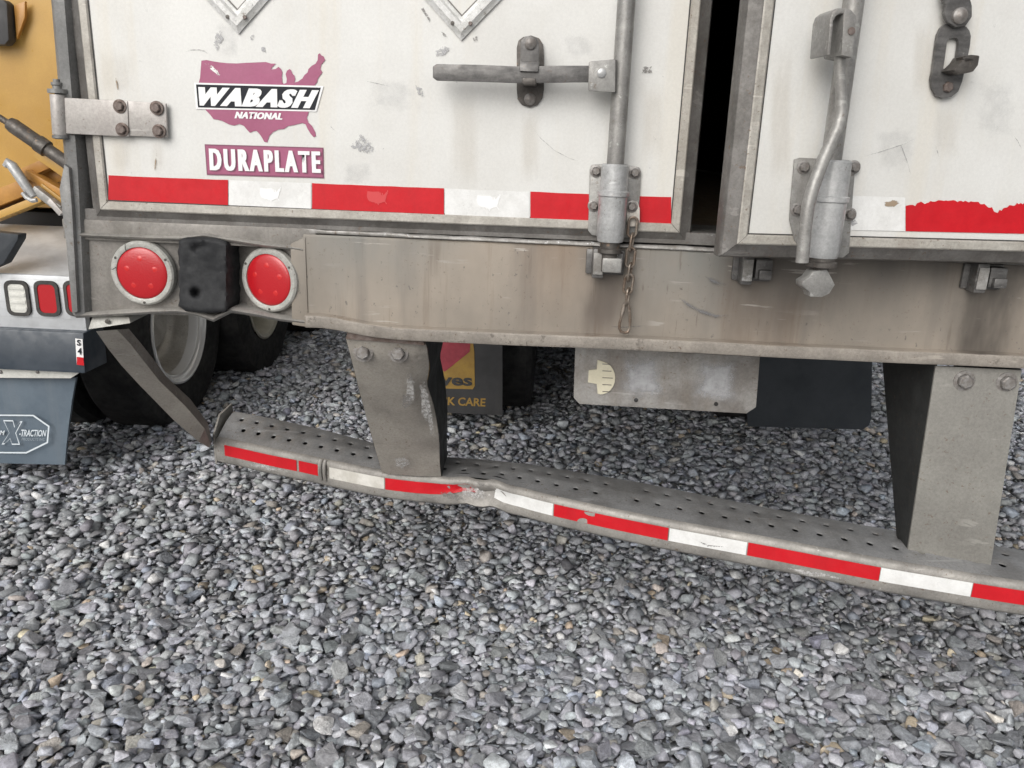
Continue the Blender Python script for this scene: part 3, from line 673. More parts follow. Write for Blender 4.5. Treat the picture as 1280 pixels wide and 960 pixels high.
def small_map(cx, cy, w, mat):
    x0 = min(p[0] for p in usa); x1 = max(p[0] for p in usa); y0 = min(p[1] for p in usa); y1 = max(p[1] for p in usa); k = w/(x1-x0)
    MB().poly([P(cx+(x-(x0+x1)/2)*k, cy+(y-(y0+y1)/2)*k, -.0024) for x, y in usa]).build('tape_print', mat, ld)
plain('print_pale', (.82,.82,.82), .4); plain('print_dark_red', (.58,.05,.055), .4)
# stickers on the left door
def zpx(pts): return [(200+x/4, y/4) for x, y in pts]      # outlines read off a 4x enlargement
usa = zpx([(207,303),(233,300),(262,306),(300,312),(340,316),(385,317),(430,314),(480,312),(530,310),(556,318),(580,318),(560,336),(555,347),(578,345),(592,334),(606,346),(612,362),
    (609,384),(612,410),(618,420),(632,414),(634,395),(628,370),(636,352),(648,345),(656,352),(662,368),(672,378),(676,396),(672,412),(690,408),(712,392),(722,375),(738,362),(742,345),(760,328),(778,318),(788,300),(790,272),(799,266),(806,276),(818,282),(826,300),(816,312),(806,324),
    (802,345),(812,362),(800,378),(790,392),(785,412),(770,430),(768,470),(755,520),(745,545),(742,565),(734,590),(742,612),(760,630),(776,660),(780,680),(768,686),(752,668),(738,645),(728,622),(712,615),(690,620),(668,626),(640,630),(620,645),(590,648),(565,660),(546,680),(536,712),(520,708),(510,688),(496,668),(482,654),(465,656),(450,664),(436,650),(420,630),(398,620),(370,628),(345,622),(310,604),(288,598),(268,596),(252,575),(230,552),(215,520),(200,470),(192,420),(200,390),(203,350)])
MB().poly([P(x, y, -.0014) for x, y in usa]).build('map_sticker', 'decal_mauve', ld)
small_map(338, 243, 27, 'print_pale'); small_map(472, 247, 27, 'print_dark_red'); small_map(611, 253, 30, 'print_pale')
ban = lambda pts, d: [P(x, y, -d) for x, y in zpx(pts)]
MB().poly(ban([(170,413),(818,430),(782,558),(180,545)], .0020)).build('banner_sticker', 'decal_white', ld)
MB().poly(ban([(180,422),(804,438),(774,550),(190,537)], .0025)).build('banner_sticker', 'decal_black', ld)
def quad_z(pts, d): return [P(200+x/4, y/4, -d) for x, y in pts]
text_mesh('lettering', 'WABASH', quad_z([(192,528),(770,543),(790,450),(196,434)], .0030), 'decal_white', ld, .045, .28, spacing=1.22, thick=.0022)
text_mesh('lettering', 'NATIONAL', quad_z([(374,592),(610,599),(612,565),(377,558)], .0020), 'decal_white', ld, .03, .22, spacing=1.1, thick=.0009)
MB().poly(ban([(223,721),(817,738),(820,892),(234,875)], .0014)).build('name_sticker', 'decal_shadow', ld)
MB().poly(ban([(228,728),(812,744),(814,885),(239,868)], .0020)).build('name_sticker', 'decal_mauve', ld)
text_mesh('lettering', 'DURAPLATE', quad_z([(260,858),(807,872),(803,762),(254,748)], .0025), 'decal_shadow', ld, .02, 0, spacing=1.38, thick=.0021)
text_mesh('lettering', 'DURAPLATE', quad_z([(254,852),(800,866),(796,757),(248,742)], .0036), 'decal_white', ld, .02, 0, spacing=1.38, thick=.0021)
for pts in ([(205,303),(240,302),(300,350),(325,395),(312,408),(280,372),(240,345)],): mark(ban(pts, .0019), 'sticker_wear', 'scuff_white', ld)
# scuffs and scratches on the left door
def patch(pts, mat, parent=None, d=.0022): mark([P(x, y, -d) for x, y in pts], 'paint_scuff', mat, parent or ld)
def line(pts, w, mat, d=.0020, plane=None, parent=None, local=False):
    f_ = plane or (lambda x, y: P(x, y, -d)); ps = [f_(x, y) for x, y in pts]; rs = []
    for i, p in enumerate(ps):
        dv = (ps[min(i+1, len(ps)-1)]-ps[max(i-1, 0)]).normalized(); nrm = dv.cross(UY); ww = w*(.35 if i in (0, len(ps)-1) else 1); rs.append([p-nrm*ww/2, p, p+nrm*ww/2])
    fade_attr(MB().rings(rs, False).build('scratch', mat, parent or ld, local=local), [v for i in range(len(ps)) for v in (0, .3 if i in (0, len(ps)-1) else 1, 0)])
patch([(424,185),(440,170),(451,158),(462,168),(478,186),(470,196),(452,199),(440,190)], 'scuff_grey')
patch([(268,34),(278,30),(284,48),(276,58),(270,72),(262,60)], 'scuff_grey'); patch([(310,44),(318,40),(320,52),(312,52)], 'scuff_grey'); patch([(324,58),(332,56),(334,66),(326,66)], 'scuff_grey')
patch([(520,4),(526,2),(543,30),(540,35)], 'scuff_dark'); patch([(538,62),(560,52),(572,58),(556,74),(540,74)], 'scuff_grey'); patch([(588,46),(598,42),(600,52),(590,54)], 'scuff_dark'); patch([(548,36),(556,40),(562,48),(554,48)], 'scuff_dark')
patch([(268,8),(272,8),(282,20),(280,24)], 'scuff_dark')
line([(228,66),(238,62.5),(248,62),(256,64),(262,70)], .005, 'scuff_line'); line([(215,46),(217,58),(216,70)], .005, 'scuff_grey')
line([(405,149),(415,160),(428,172)], .004, 'scuff_grey'); line([(662,155),(676,173),(693,188),(712,198),(735,205)], .0022, 'scuff_line')
for pts in ([(144,96),(146,104),(148,116)], [(154,106),(155,114)], [(168,116),(172,126)], [(199,117),(199,124)], [(218,148),(234,160)], [(220,164),(224,156)], [(196,188),(194,205),(193,215)], [(156,184),(159,194)], [(219,193),(222,199)], [(178,112),(179,126)]):
    line(pts, .006, 'scuff_brown')
patch([(798,80),(818,80),(820,94),(798,95)], 'scuff_dark'); line([(786,182),(788,190)], .004, 'scuff_dark'); line([(790,204),(802,205)], .003, 'scuff_dark')
patch([(515,100),(530,108),(534,126),(520,122)], 'scuff_grey'); line([(450,100),(470,104),(500,111)], .003, 'scuff_line')
for pts in ([(1122,172),(1128,186),(1135,205),(1140,225)], [(1070,198),(1100,190),(1130,180),(1150,170)], [(1168,178),(1172,190),(1176,206)], [(1180,170),(1180,186)], [(1128,108),(1138,108)], [(1190,136),(1194,128)], [(1260,160),(1272,176),(1280,192)], [(1105,112),(1110,106)], [(1150,216),(1146,232)]):
    line(pts, .0035, 'scuff_line', plane=lambda x, y: Q(x, y, -.0020), parent=rd, local=True)
mark([Q(x, y, -.0022) for x, y in ((1104,252),(1120,248),(1128,254),(1118,260),(1104,259))], 'paint_scuff', 'scuff_brown', rd, True)
mark([Q(x, y, -.0022) for x, y in ((1060,276),(1070,271),(1076,280),(1062,286))], 'paint_scuff', 'scuff_grey', rd, True)
for (x0, y0, x1, y1, mt) in ((650,134,676,225,'drip_stain'), (560,104,600,240,'drip_stain'), (140,172,165,215,'drip_stain'), (188,174,206,214,'drip_stain'), (120,60,175,120,'drip_stain'), (455,95,530,140,'grey_haze'), (265,20,300,75,'grey_haze'), (425,200,470,232,'grey_haze'), (700,40,745,72,'grey_haze'), (800,100,832,200,'drip_stain')):
    patch([(x0,y0),((x0+x1)/2,y0-4),(x1,y0),(x1+2,(y0+y1)/2),(x1,y1),((x0+x1)/2,y1+8),(x0,y1),(x0-2,(y0+y1)/2)], mt, d=.0012)
for (x0, y0, x1, y1, mt) in ((1165,126,1200,200,'drip_stain'), (1140,20,1168,120,'drip_stain'), (1090,150,1150,220,'grey_haze'), (960,60,990,240,'drip_stain'), (1215,90,1275,180,'grey_haze')):
    mark([Q(x, y, -.0012) for x, y in ((x0,y0),((x0+x1)/2,y0-4),(x1,y0),(x1+2,(y0+y1)/2),(x1,y1),((x0+x1)/2,y1+8),(x0,y1),(x0-2,(y0+y1)/2))], 'paint_scuff', mt, rd, True)
# smears on the sill
def sline(pts, w, mat): line(pts, w, mat, plane=lambda x, y: P(x, y, -.0095), parent=sill)
sline([(848,371),(862,382),(878,390),(895,395),(915,394)], .012, 'scuff_soot'); sline([(764,408),(780,409),(808,407)], .006, 'scuff_soot'); sline([(880,345),(893,352),(908,356)], .016, 'scuff_soot')

# left door lock: rod, bearing, lever, retainer
ROD = .0170
r0, r1 = P(768.5, 206, -.042), P(783.8, 0, -.042); up = Vector(((r0.x+r1.x)/2, -.042, 3.6)); dn_ = Vector(((r0.x+r1.x)/2, -.042, r0.z-.03)); rx = up.x
MB().cyl(dn_, up, ROD, 20).build('lock_rod', 'galvanised', ld)
def bearing(parent, PL, plate_px, bolts_px, cx, ztop, zmid, zbot, r, local, mat_plate='galvanised'):
    MB().prism([PL(x, y, -.003) for x, y in plate_px], (0,-.005,0)).build('bearing_plate', mat_plate, parent, bevel=.0015, local=local)
    MB().lathe([(r*.86, ztop-zbot), (r*.95, ztop-zbot-.004), (r*.97, zmid-zbot+.006), (r*1.10, zmid-zbot+.004), (r*1.10, zmid-zbot-.004), (r*1.0, zmid-zbot-.006), (r*.98, .010), (r*.90, .0), (r*.6, .0)], (cx, -.042, zbot), UZ, 28, False).build('bearing_housing', 'galvanised_bright', parent, angle=30, local=local)
    for (x, y) in bolts_px: bolt(B_grey, PL(x, y, -.008), parent, local, random.random())
zt, zm, zb_ = P(767,205,-.042).z, P(766,242,-.042).z, P(764,302,-.042).z
bearing(ld, P, [(739,206),(752,205),(788,207),(799,209),(801,216),(797,292),(790,297),(740,294),(735,288),(737,212)], [(745,214),(793.5,216),(742,257)], rx, zt, zm, zb_, .0285, False)
MB().lathe([(.020,0),(.020,-.012),(.024,-.014),(.024,-.022),(.016,-.026),(.016,-.060)], (rx, -.042, zb_), UZ, 20, False).build('lock_cam', 'dark_iron', ld, angle=30)
MB().box((rx+.006, -.045, zb_-.046), (.040, .030, .030)).build('lock_cam', 'galvanised', ld, bevel=.005)
# lever
ly = -.062; tops = [(541,83),(546,80),(600,81),(645,83),(700,82),(738,82)]; bots = [(541,97),(546,101),(600,102.5),(645,104),(700,103.5),(738,103)]
MB().rings([[P(a[0],a[1],ly), P(a[0],a[1],ly+.010), P(b_[0],b_[1],ly+.010), P(b_[0],b_[1],ly)] for a, b_ in zip(tops, bots)]).build('lever', 'handle_iron', ld, bevel=.002)
MB().hexa([P(735,80,ly-.006), P(740,74,ly-.006), P(770,75,ly-.006), P(769,115,ly-.006)][0:0] or [P(735,114,ly-.008), P(769,115.5,ly-.008), P(769.5,74,ly-.008), P(736,77,ly-.008)], [P(735,114,ly+.02), P(772,115.5,ly+.02), P(772.5,74,ly+.02), P(736,77,ly+.02)]).build('lever_bracket', 'galvanised', ld, bevel=.003)
place('rivet', MB().lathe([(.0085,.002),(.0085,-.002),(.006,-.0035),(.0001,-.0035)], (0,0,0), (0,1,0), 18, False).mesh('rivet', 'galvanised_bright'), ld, Matrix.Translation(P(752,91.5,ly-.008)))
MB().prism([P(x, y, -.002) for x, y in ((646,60),(648,51),(654,46.5),(664,44.5),(674,48),(679,56),(680,70),(680,112),(678,123),(672,131),(662,134.5),(652,131),(647,124),(646,112))], (0,-.005,0)).build('retainer_plate', 'dark_iron', ld, bevel=.002)
MB().prism([P(x, y, -.052) for x, y in ((651,52),(656,46),(664,45),(671,48),(674,56),(674,84),(650,84),(651,66))], (0,-.008,0)).build('retainer_hasp', 'handle_iron', ld, bevel=.003)
MB().hexa([P(649,89,-.072),P(673,90,-.072),P(674,77,-.066),P(650,76,-.066)], [P(649,89,-.010),P(673,90,-.010),P(674,77,-.010),P(650,76,-.010)]).build('retainer_catch', 'handle_iron', ld, bevel=.003)
MB().box(P(662,103,-.035), (.026,.060,.012)).build('retainer_tongue', 'dark_iron', ld, bevel=.003)
bolt(B_dome, P(663,54,-.060), ld); bolt(B_dome, P(662.5,124,-.006), ld)
# chain tab + chain
MB().prism([P(x, y, -.013) for x, y in ((783,256),(786,251.5),(792,250.5),(797,253),(799.5,260),(799.5,278),(795,283),(786,283),(783,277))], (0,-.005,0)).build('chain_tab', 'tab_alu', ld, bevel=.0015)
bolt(B_grey, P(789.5,258,-.018), ld)
chain = tag(empty('door_chain', P(791,279,-.02)), 'short rusty chain with snap clip hanging over the sill', 'chain')
def link_path(c, L_, w, side, lean):
    pts = []; h = L_/2-w/2
    for k in range(20):
        a = k/20*2*math.pi; x = math.cos(a)*w/2; z = math.sin(a)*w/2+(h if math.sin(a) >= 0 else -h)
        v = Vector((x, 0, z)) if not side else Vector((x*.35, x*.94, z))
        v = Matrix.Rotation(lean, 3, 'Y') @ v; pts.append(Vector(c)+v)
    return pts
lk = [(790.5,284,0), (789.5,303,1), (788,322,0), (787,340,1), (785.5,355,0), (784.5,371,1)]
for (x, y, sd_) in lk: MB().tube(link_path(P(x, y, -.026), .039 if not sd_ else .036, .0175, sd_, .06+random.uniform(-.05,.05)), .0029, 8, True).build('chain_link', 'chain_steel', chain)
c = P(782,398,-.026); ring = [(0,.032),(-.004,.030),(-.008,.010),(-.0115,-.010),(-.0115,-.022),(-.007,-.029),(0,-.031),(.007,-.029),(.0105,-.020),(.0095,0),(.006,.020),(.003,.031)]
MB().tube([c+Vector((x, 0, z)) for x, z in ring], .0030, 8, True).build('snap_clip', 'chain_steel', chain)
MB().cyl(c+Vector((-.0085,0,.006)), c+Vector((-.0045,0,.028)), .0042, 10).build('clip_gate', 'chain_steel', chain)

# right door lock
q0, q1 = Q(1041, 195, -.046), Q(1066, 0, -.046); rxr = (q0.x+q1.x)/2
MB().cyl((rxr, -.046, Q(1040,215,-.046).z-.05), (rxr, -.046, 3.6), ROD*1.02, 20).build('lock_rod', 'galvanised', rd, local=True)
zt, zm, zb_ = Q(1045,200,-.046).z, Q(1042,249,-.046).z, Q(1035,322,-.046).z
bearing(rd, Q, [(992,199),(999,197),(1060,200),(1068,207),(1065,240),(1060,316),(1052,322),(1004,318),(992,300),(986,275),(987,255)], [(1004,209),(1067,209),(996,262),(1062,268)], Q(1037,260,-.046).x, zt, zm, zb_, .0300, True)
MB().lathe([(.022,0),(.022,-.006),(.027,-.008),(.027,-.016),(.015,-.018),(.013,-.030),(.016,-.040)], (Q(1028,322,-.046).x, -.046, zb_), UZ, 20, False).build('lock_cam', 'dark_iron', rd, angle=30, local=True)
cl = [(1003,352),(1011,347),(1017,339),(1034,337),(1040,348),(1044,356),(1037,367),(1028,371.5),(1013,371),(1012,365),(1003,358)]
MB().prism([Q(x, y, -.062) for x, y in cl], (0,.030,0)).build('lock_cam', 'galvanised', rd, bevel=.002, local=True)
hp = [(1050,60,-.085),(1049.5,95,-.085),(1051.5,120,-.085),(1052,140,-.086),(1047,160,-.088),(1038,180,-.092),(1027,205,-.098),(1016,235,-.104),(1010,258,-.108),(1006,290,-.108),(1002.5,328,-.108)]
MB().tube([Q(x, y, o_) for x, y, o_ in hp], [.0092,.0092,.0095,.0098,.0102,.0106,.011,.0112,.0112,.0112,.0112], 12).build('handle_bar', 'galvanised', rd, angle=50, local=True)
ck = []
for (x, y) in ((1034,70),(1036,30),(1039,18),(1045,12),(1052,10),(1060,14),(1063,24),(1060,72)): ck.append((x, y))
br = MB(); x0, x1 = Q(1036,40,-.09), Q(1056,40,-.09)
br.prism([Q(1034,69,-.112), Q(1038,69,-.112), Q(1042,22,-.112), Q(1038,22,-.112)], (0,.065,0))
br.prism([Q(1052,69,-.112), Q(1066,72,-.112), Q(1071,20,-.112), Q(1064,12,-.112), Q(1055,10,-.112)], (0,.065,0))
br.prism([Q(1038,24,-.112), Q(1041,15,-.112), Q(1048,10,-.112), Q(1057,10,-.112), Q(1057,17,-.112), Q(1050,17,-.112), Q(1045,20,-.112), Q(1042,26,-.112)], (0,.065,0))
br.build('handle_bracket', 'galvanised', rd, bevel=.002, local=True)
place('rivet', MB().lathe([(.006,.002),(.006,-.002),(.0001,-.003)], (0,0,0), (0,1,0), 14, False).mesh('rivet', 'rust_bolt'), rd, Matrix.Translation(Q(1064,39,-.112)), local=True)
# retainer on the right door: obround plate with a slot
outl = [(1160,105),(1163,92),(1169,45),(1174,34),(1180,30),(1205,34),(1211,42),(1209,60),(1198,110),(1192,119),(1180,124),(1168,121)]
slot = [(1176,86),(1177,80),(1181,52),(1184,48),(1193,48),(1196,52),(1192,82),(1188,88)]
rs = MB(); sc = Vector(); so_ = [Q(x, y, -.004) for x, y in outl]; si = [Q(x, y, -.004) for x, y in slot]
def resample(pts, cen, n=32):
    out = []
    for k in range(n):
        a = 2*math.pi*k/n; dx, dz = math.cos(a), math.sin(a); best_ = 0
        for i in range(len(pts)):
            p, q = pts[i]-cen, pts[(i+1) % len(pts)]-cen; ex, ez = q.x-p.x, q.z-p.z; den = dx*ez-dz*ex
            if abs(den) < 1e-12: continue
            t_ = (p.x*ez-p.z*ex)/den; u_ = (p.x*dz-p.z*dx)/den
            if t_ > 0 and -1e-6 <= u_ <= 1+1e-6: best_ = max(best_, t_)
        out.append(cen+Vector((dx*best_, 0, dz*best_)))
    return out
cen = Q(1186,68,-.004); ro, ri = resample(so_, cen), resample(si, cen); dv = Vector((0,-.007,0))
rs.rings([ro, [p+dv for p in ro], [p+dv for p in ri], ri], True, False).build('retainer_plate', 'handle_iron', rd, angle=30, local=True)
MB().prism([Q(x, y, -.012) for x, y in ((1175,90),(1186,80),(1190,73),(1198,71),(1208,72),(1206,84),(1200,92),(1186,95))], (0,-.038,0)).build('retainer_hook', 'dark_iron', rd, bevel=.003, local=True)
MB().prism([Q(x, y, -.050) for x, y in ((1203,71),(1217,73),(1218,77),(1206,78))], (0,.020,0)).build('retainer_hook', 'dark_iron', rd, bevel=.001, local=True)
MB().prism([Q(x, y, -.014) for x, y in ((1172,-14),(1174,0),(1178,8),(1176,18),(1180,28),(1190,35),(1203,34),(1211,22),(1211,8),(1205,-14))], (0,-.010,0)).build('retainer_hasp', 'handle_iron', rd, bevel=.003, local=True)
place('bolt', B_dome, rd, Matrix.Translation(Q(1199,20,-.024)) @ Matrix.Scale(1.15, 4), local=True); place('bolt', B_rust, rd, Matrix.Translation(Q(1183,109,-.008)), local=True)

# ------------------------------------------------------------------ bent rear underride guard
guard = place('underride_guard', None, trailer, Matrix.Identity(4))
guard['label'] = 'bent rear guard with perforated step bar'
ZF = .551
fr = [PZ(x, y-6, ZF) for x, y in ((270,551),(300,557),(345,567),(375,572.5),(415,581),(482,594),(535,600),(575,602.5),(602,603.5),(620,606.5),(650,615),(695,626),(760,640),(839,655.5),(960,677),(1104,704),(1220,723),(1285,733))]
fr += [Vector((1.30,-.105,ZF)), Vector((1.56,-.13,ZF))]
bkpx = [(292,514,.600),(330,521,.595),(400,536,.580),(460,552,.570),(540,570,.560),(600,574,.556),(660,580,.556),(800,603,.556),(960,635,.556),(1110,662,.556),(1280,688,.556)]
bk = [PZ(x, y, z) for x, y, z in bkpx]+[Vector((1.35,.03,.556)), Vector((1.58,.0,.556))]
def arc(pts, n):
    L_ = [0]
    for i in range(len(pts)-1): L_.append(L_[-1]+(pts[i+1]-pts[i]).length)
    return lambda s_: _at(pts, L_, s_*L_[-1]), L_[-1]
def _at(pts, L_, d):
    d = min(max(d, 0), L_[-1])
    for i in range(len(pts)-1):
        if d <= L_[i+1]+1e-9: return pts[i].lerp(pts[i+1], (d-L_[i])/max(1e-9, L_[i+1]-L_[i]))
    return pts[-1]
fA, LEN = arc(fr, 0)
def smooth(fn): return lambda s_: (fn(max(0, s_-.012))+fn(s_)*2+fn(min(1, s_+.012)))/4
fF = smooth(fA)
def byx(pts, x):
    for i in range(len(pts)-1):
        if x <= pts[i+1].x: return pts[i].lerp(pts[i+1], max(0, (x-pts[i].x)/(pts[i+1].x-pts[i].x)))
    return pts[-1]
def fB(s_):
    f0 = fF(s_); b0 = byx(bk, f0.x+.012); return b0
def dent(s_):     # crumpled stretch beside the left post
    x = fF(s_).x; return math.exp(-((x+.16)/.085)**2)
def top_pt(s_, v):
    p = fF(s_).lerp(fB(s_), v); d = dent(s_); p = p.copy()
    p.z += .006*math.sin(v*3.14)*(1-d)-.010*d*math.sin(s_*180)*(1-v)*.5
    return p
bar = MB(); NS = int(LEN/.0545)
def cell(s0, s1, v0, v1, hole):
    A = [top_pt(s0,v0), top_pt(s1,v0), top_pt(s1,v1), top_pt(s0,v1)]
    if not hole: bar.add(A, [(0,1,2,3)]); return
    ring = []; n = 16; r_s = .0075/LEN; c_s = (s0+s1)/2; c_v = (v0+v1)/2
    wv = (fF(c_s)-fB(c_s)).length; r_v = .0075/wv; edge = []
    for k in range(n):
        a = 2*math.pi*k/n; ca, sa = math.cos(a), math.sin(a); ring.append(top_pt(c_s+r_s*ca, c_v+r_v*sa))
        q = max(abs(ca), abs(sa)); edge.append(top_pt(c_s+(s1-s0)/2*ca/q, c_v+(v1-v0)/2*sa/q))
    dwn = [p-Vector((0,0,.0035)) for p in ring]; lip = [p+Vector((0,0,-.0015)) for p in ring]
    mid_ = [e.lerp(r_, .86) for e, r_ in zip(edge, ring)]
    bar.rings([edge, mid_, lip, dwn], True, False)
for i in range(NS):
    s0, s1 = i/NS, (i+1)/NS; h = .5/NS
    has = lambda s_: not (.455 < s_ < .475 or .735 < s_ < .76)
    cell(s0, s1, 0, .16, False); cell(s0, s1, .16, .52, has(s0) and i > 0); 
    a, b_ = max(0, s0+h), min(1, s1+h)
    if i == 0: cell(0, h, .52, .88, False)
    if b_ > a: cell(a, b_, .52, .88, has(s0) and b_-a > .9/NS)
    cell(s0, s1, .88, 1, False)
crossbar = bar.build('crossbar', 'bumper_steel', guard, angle=45)
def nrm(s_):
    d = fF(min(1, s_+.01))-fF(max(0, s_-.01)); d.z = 0; d.normalize(); return Vector((d.y, -d.x, 0))
NF = 110; rs = []
for i in range(NF+1):
    s_ = i/NF; p = top_pt(s_, 0); nv = nrm(s_); d = dent(s_); q = random.uniform(-.004,.004)*d
    crimp = math.exp(-((p.x+.61)/.012)**2)*.010
    rs.append([p, p+nv*.006+UZ*-.002, p+nv*.011+UZ*-.008, p+nv*(.013-crimp)+UZ*-.018, p+nv*(.013-.018*d+q-crimp)+UZ*-.036, p+nv*(.013-.006*d-q-crimp)+UZ*(-.056+q), p+nv*(.012+.004*d)+UZ*-.072, p+nv*.006+UZ*-.080, p+nv*-.02+UZ*-.081])
MB().rings(rs, False).build('bar_face', 'bumper_edge', guard, angle=60)
MB().rings([[fB(i/40), fB(i/40)+UY*.004-UZ*.004, fB(i/40)+UY*.004-UZ*.078, fF(i/40)-UZ*.0805+UY*.012] for i in range(41)], False).build('bar_back', 'bumper_steel', guard)
MB().rings([[fB(i/40)-UZ*.030-UY*.006, fF(i/40)-UZ*.030+UY*.004] for i in range(41)], False).build('hole_shade_sheet', 'guard_shade', guard)  # black sheet added inside the hollow bar so the holes read dark
def s_at_px(px):
    best_, bs = 1e9, 0
    for i in range(2001):
        p = fF(i/2000)-CAM; x = 640+FPX*p.dot(CR)/p.dot(CF)
        if abs(x-px) < best_: best_, bs = abs(x-px), i/2000
    return bs
def bar_tape(x0, x1, mat, top=.0165, h=.034, squash=0.0):
    s0, s1 = (x0 if x0 <= 1 else s_at_px(x0)), (x1 if x1 <= 1 else s_at_px(x1)); n = max(4, int((s1-s0)*90)); rs = []
    for i in range(n+1):
        s_ = s0+(s1-s0)*i/n; p = top_pt(s_, 0); nv = nrm(s_); d = dent(s_); k = 1-squash*d; ww = .0016*math.sin(i*1.9)
        rs.append([p+nv*(.0150-.002*d)-UZ*top, p+nv*(.0152-.017*d)-UZ*(top+h*.5), p+nv*(.0150-.008*d)-UZ*(top+h*k+ww*d)])
    MB().rings(rs, False).build('reflective_tape', mat, guard, angle=60)
bar_tape(284, 374, 'tape_red'); bar_tape(377, 403, 'tape_red'); bar_tape(415, 483, 'tape_white_dirty'); bar_tape(484, 597, 'tape_red', squash=.45)
bar_tape(620, 695, 'tape_white'); bar_tape(696, 838, 'tape_red'); bar_tape(839, 936, 'tape_white'); bar_tape(937, 1102, 'tape_red'); bar_tape(1103, 1216, 'tape_white'); 
s17 = s_at_px(1217); bar_tape(s17, min(1, s17+.279/LEN), 'tape_red')
for (px, r_) in ((404, .006), (409, .005)):   # crumpled weld ridges
    s_ = s_at_px(px); p = top_pt(s_, 0); nv = nrm(s_); MB().tube([p+nv*.008-UZ*.0, p+nv*.016-UZ*.015, p+nv*.017-UZ*.04, p+nv*.012-UZ*.062], r_, 8).build('crease', 'bumper_edge', guard)
def onface(x, y, back=0.0):
    best_ = None
    for i in range(0, 401):
        s_ = i/400; p = top_pt(s_, 0); v = p-CAM; px = 640+FPX*v.dot(CR)/v.dot(CF)
        if best_ is None or abs(px-x) < best_[0]: best_ = (abs(px-x), s_)
    p = top_pt(best_[1], 0)+nrm(best_[1])*(.0168-back); return P(x, y, p.y)
for pts, mt in (([(566,604),(590,603),(612,610),(618,622),(606,630),(585,626),(566,618)], 'scuff_bright'), ([(540,612),(560,610),(580,618),(596,628),(570,630),(545,622)], 'scuff_dark'), ([(590,600),(604,602),(612,608),(600,611)], 'scuff_dark'), ([(640,622),(690,636),(720,648),(690,646),(640,632)], 'scuff_bright'), ([(300,572),(340,580),(372,590),(340,592),(300,582)], 'scuff_bright'), ([(850,668),(900,676),(930,688),(880,686)], 'scuff_dark'), ([(950,702),(1040,716),(1090,730),(1000,722)], 'scuff_bright'), ([(395,572),(404,574),(410,590),(402,596),(396,588)], 'scuff_bright')):
    mark([onface(x, y) for x, y in pts], 'paint_scuff', mt, guard)
# chipped patch on the middle red strip
s_ = s_at_px(733); p = top_pt(s_, 0); nv = nrm(s_)
MB().add([p+nv*.0163-UZ*(.050+.0)+Vector((.016*math.cos(a), -.004*math.cos(a), .013*max(0, math.sin(a)))) for a in [k*math.pi/8 for k in range(9)]], [list(range(9))]).build('tape_chip', 'bumper_edge', guard)
s_ = s_at_px(743); p = top_pt(s_, 0); nv = nrm(s_)
MB().add([p+nv*.0163-UZ*(.0165)+Vector((.020*math.cos(a), -.004*math.cos(a), -.010*max(0, math.sin(a)))) for a in [k*math.pi/8 for k in range(9)]], [list(range(9))]).build('tape_chip', 'bumper_edge', guard)
# end plate at the left end
e0 = fF(0); e1 = fB(0); ep = [e0+Vector((-.004,-.012,-.085)), e0+Vector((-.004,-.016,.010)), e0.lerp(e1,.5)+Vector((-.016,0,.028)), e1+Vector((-.006,.01,.022)), e1+Vector((-.006,.01,-.07))]
MB().prism(ep, (-.007, .002, 0)).build('end_plate', 'bumper_edge', guard, bevel=.002)
# posts
def loft(rows, name, mat, bevel=0, ang=40): return MB().rings(rows, True, True).build(name, mat, guard, bevel=bevel, angle=ang)
# right post: straight channel, front plate with two deep side gussets
zt_ = 1.002; px0, px1 = .828, 1.006
def strip(pa, pb, th, name, mat):   # plate between two edge lists
    rs = [[a, b_, b_+th, a+th] for a, b_ in zip(pa, pb)]; MB().rings(rs).build(name, mat, guard, bevel=.0015)
rb0 = PZ(1133,692,.545); rb1 = PZ(1237,711,.545)
strip([Vector((px0,.006,zt_)), Vector((rb0.x,rb0.y-.004,.543))], [Vector((px1,.004,zt_)), Vector((rb1.x,rb1.y-.004,.540))], Vector((0,.006,0)), 'post', 'guard_post_grey')
MB().tube([Vector((rb0.x,rb0.y-.006,.546)).lerp(Vector((rb1.x,rb1.y-.006,.543)), k/24)+Vector((0,random.uniform(-.001,.001),random.uniform(-.001,.001))) for k in range(25)], [.0045+random.uniform(-.001,.0012) for k in range(25)], 8).build('weld_bead', 'bumper_edge', guard)
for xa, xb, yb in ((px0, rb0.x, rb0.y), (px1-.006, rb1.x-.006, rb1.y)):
    strip([Vector((xa,.013,zt_+.02)), Vector((xb,yb+.003,.545))], [Vector((xa,.33,zt_+.02)), Vector((xb,yb+.06,.553))], Vector((.006,0,0)), 'post_gusset', 'guard_shade')  # side faces coloured near-black as if shaded
for (x, y) in ((1205,476),(1258,478)): bolt(B_big, P(x, y, .004), guard, spin=random.random())
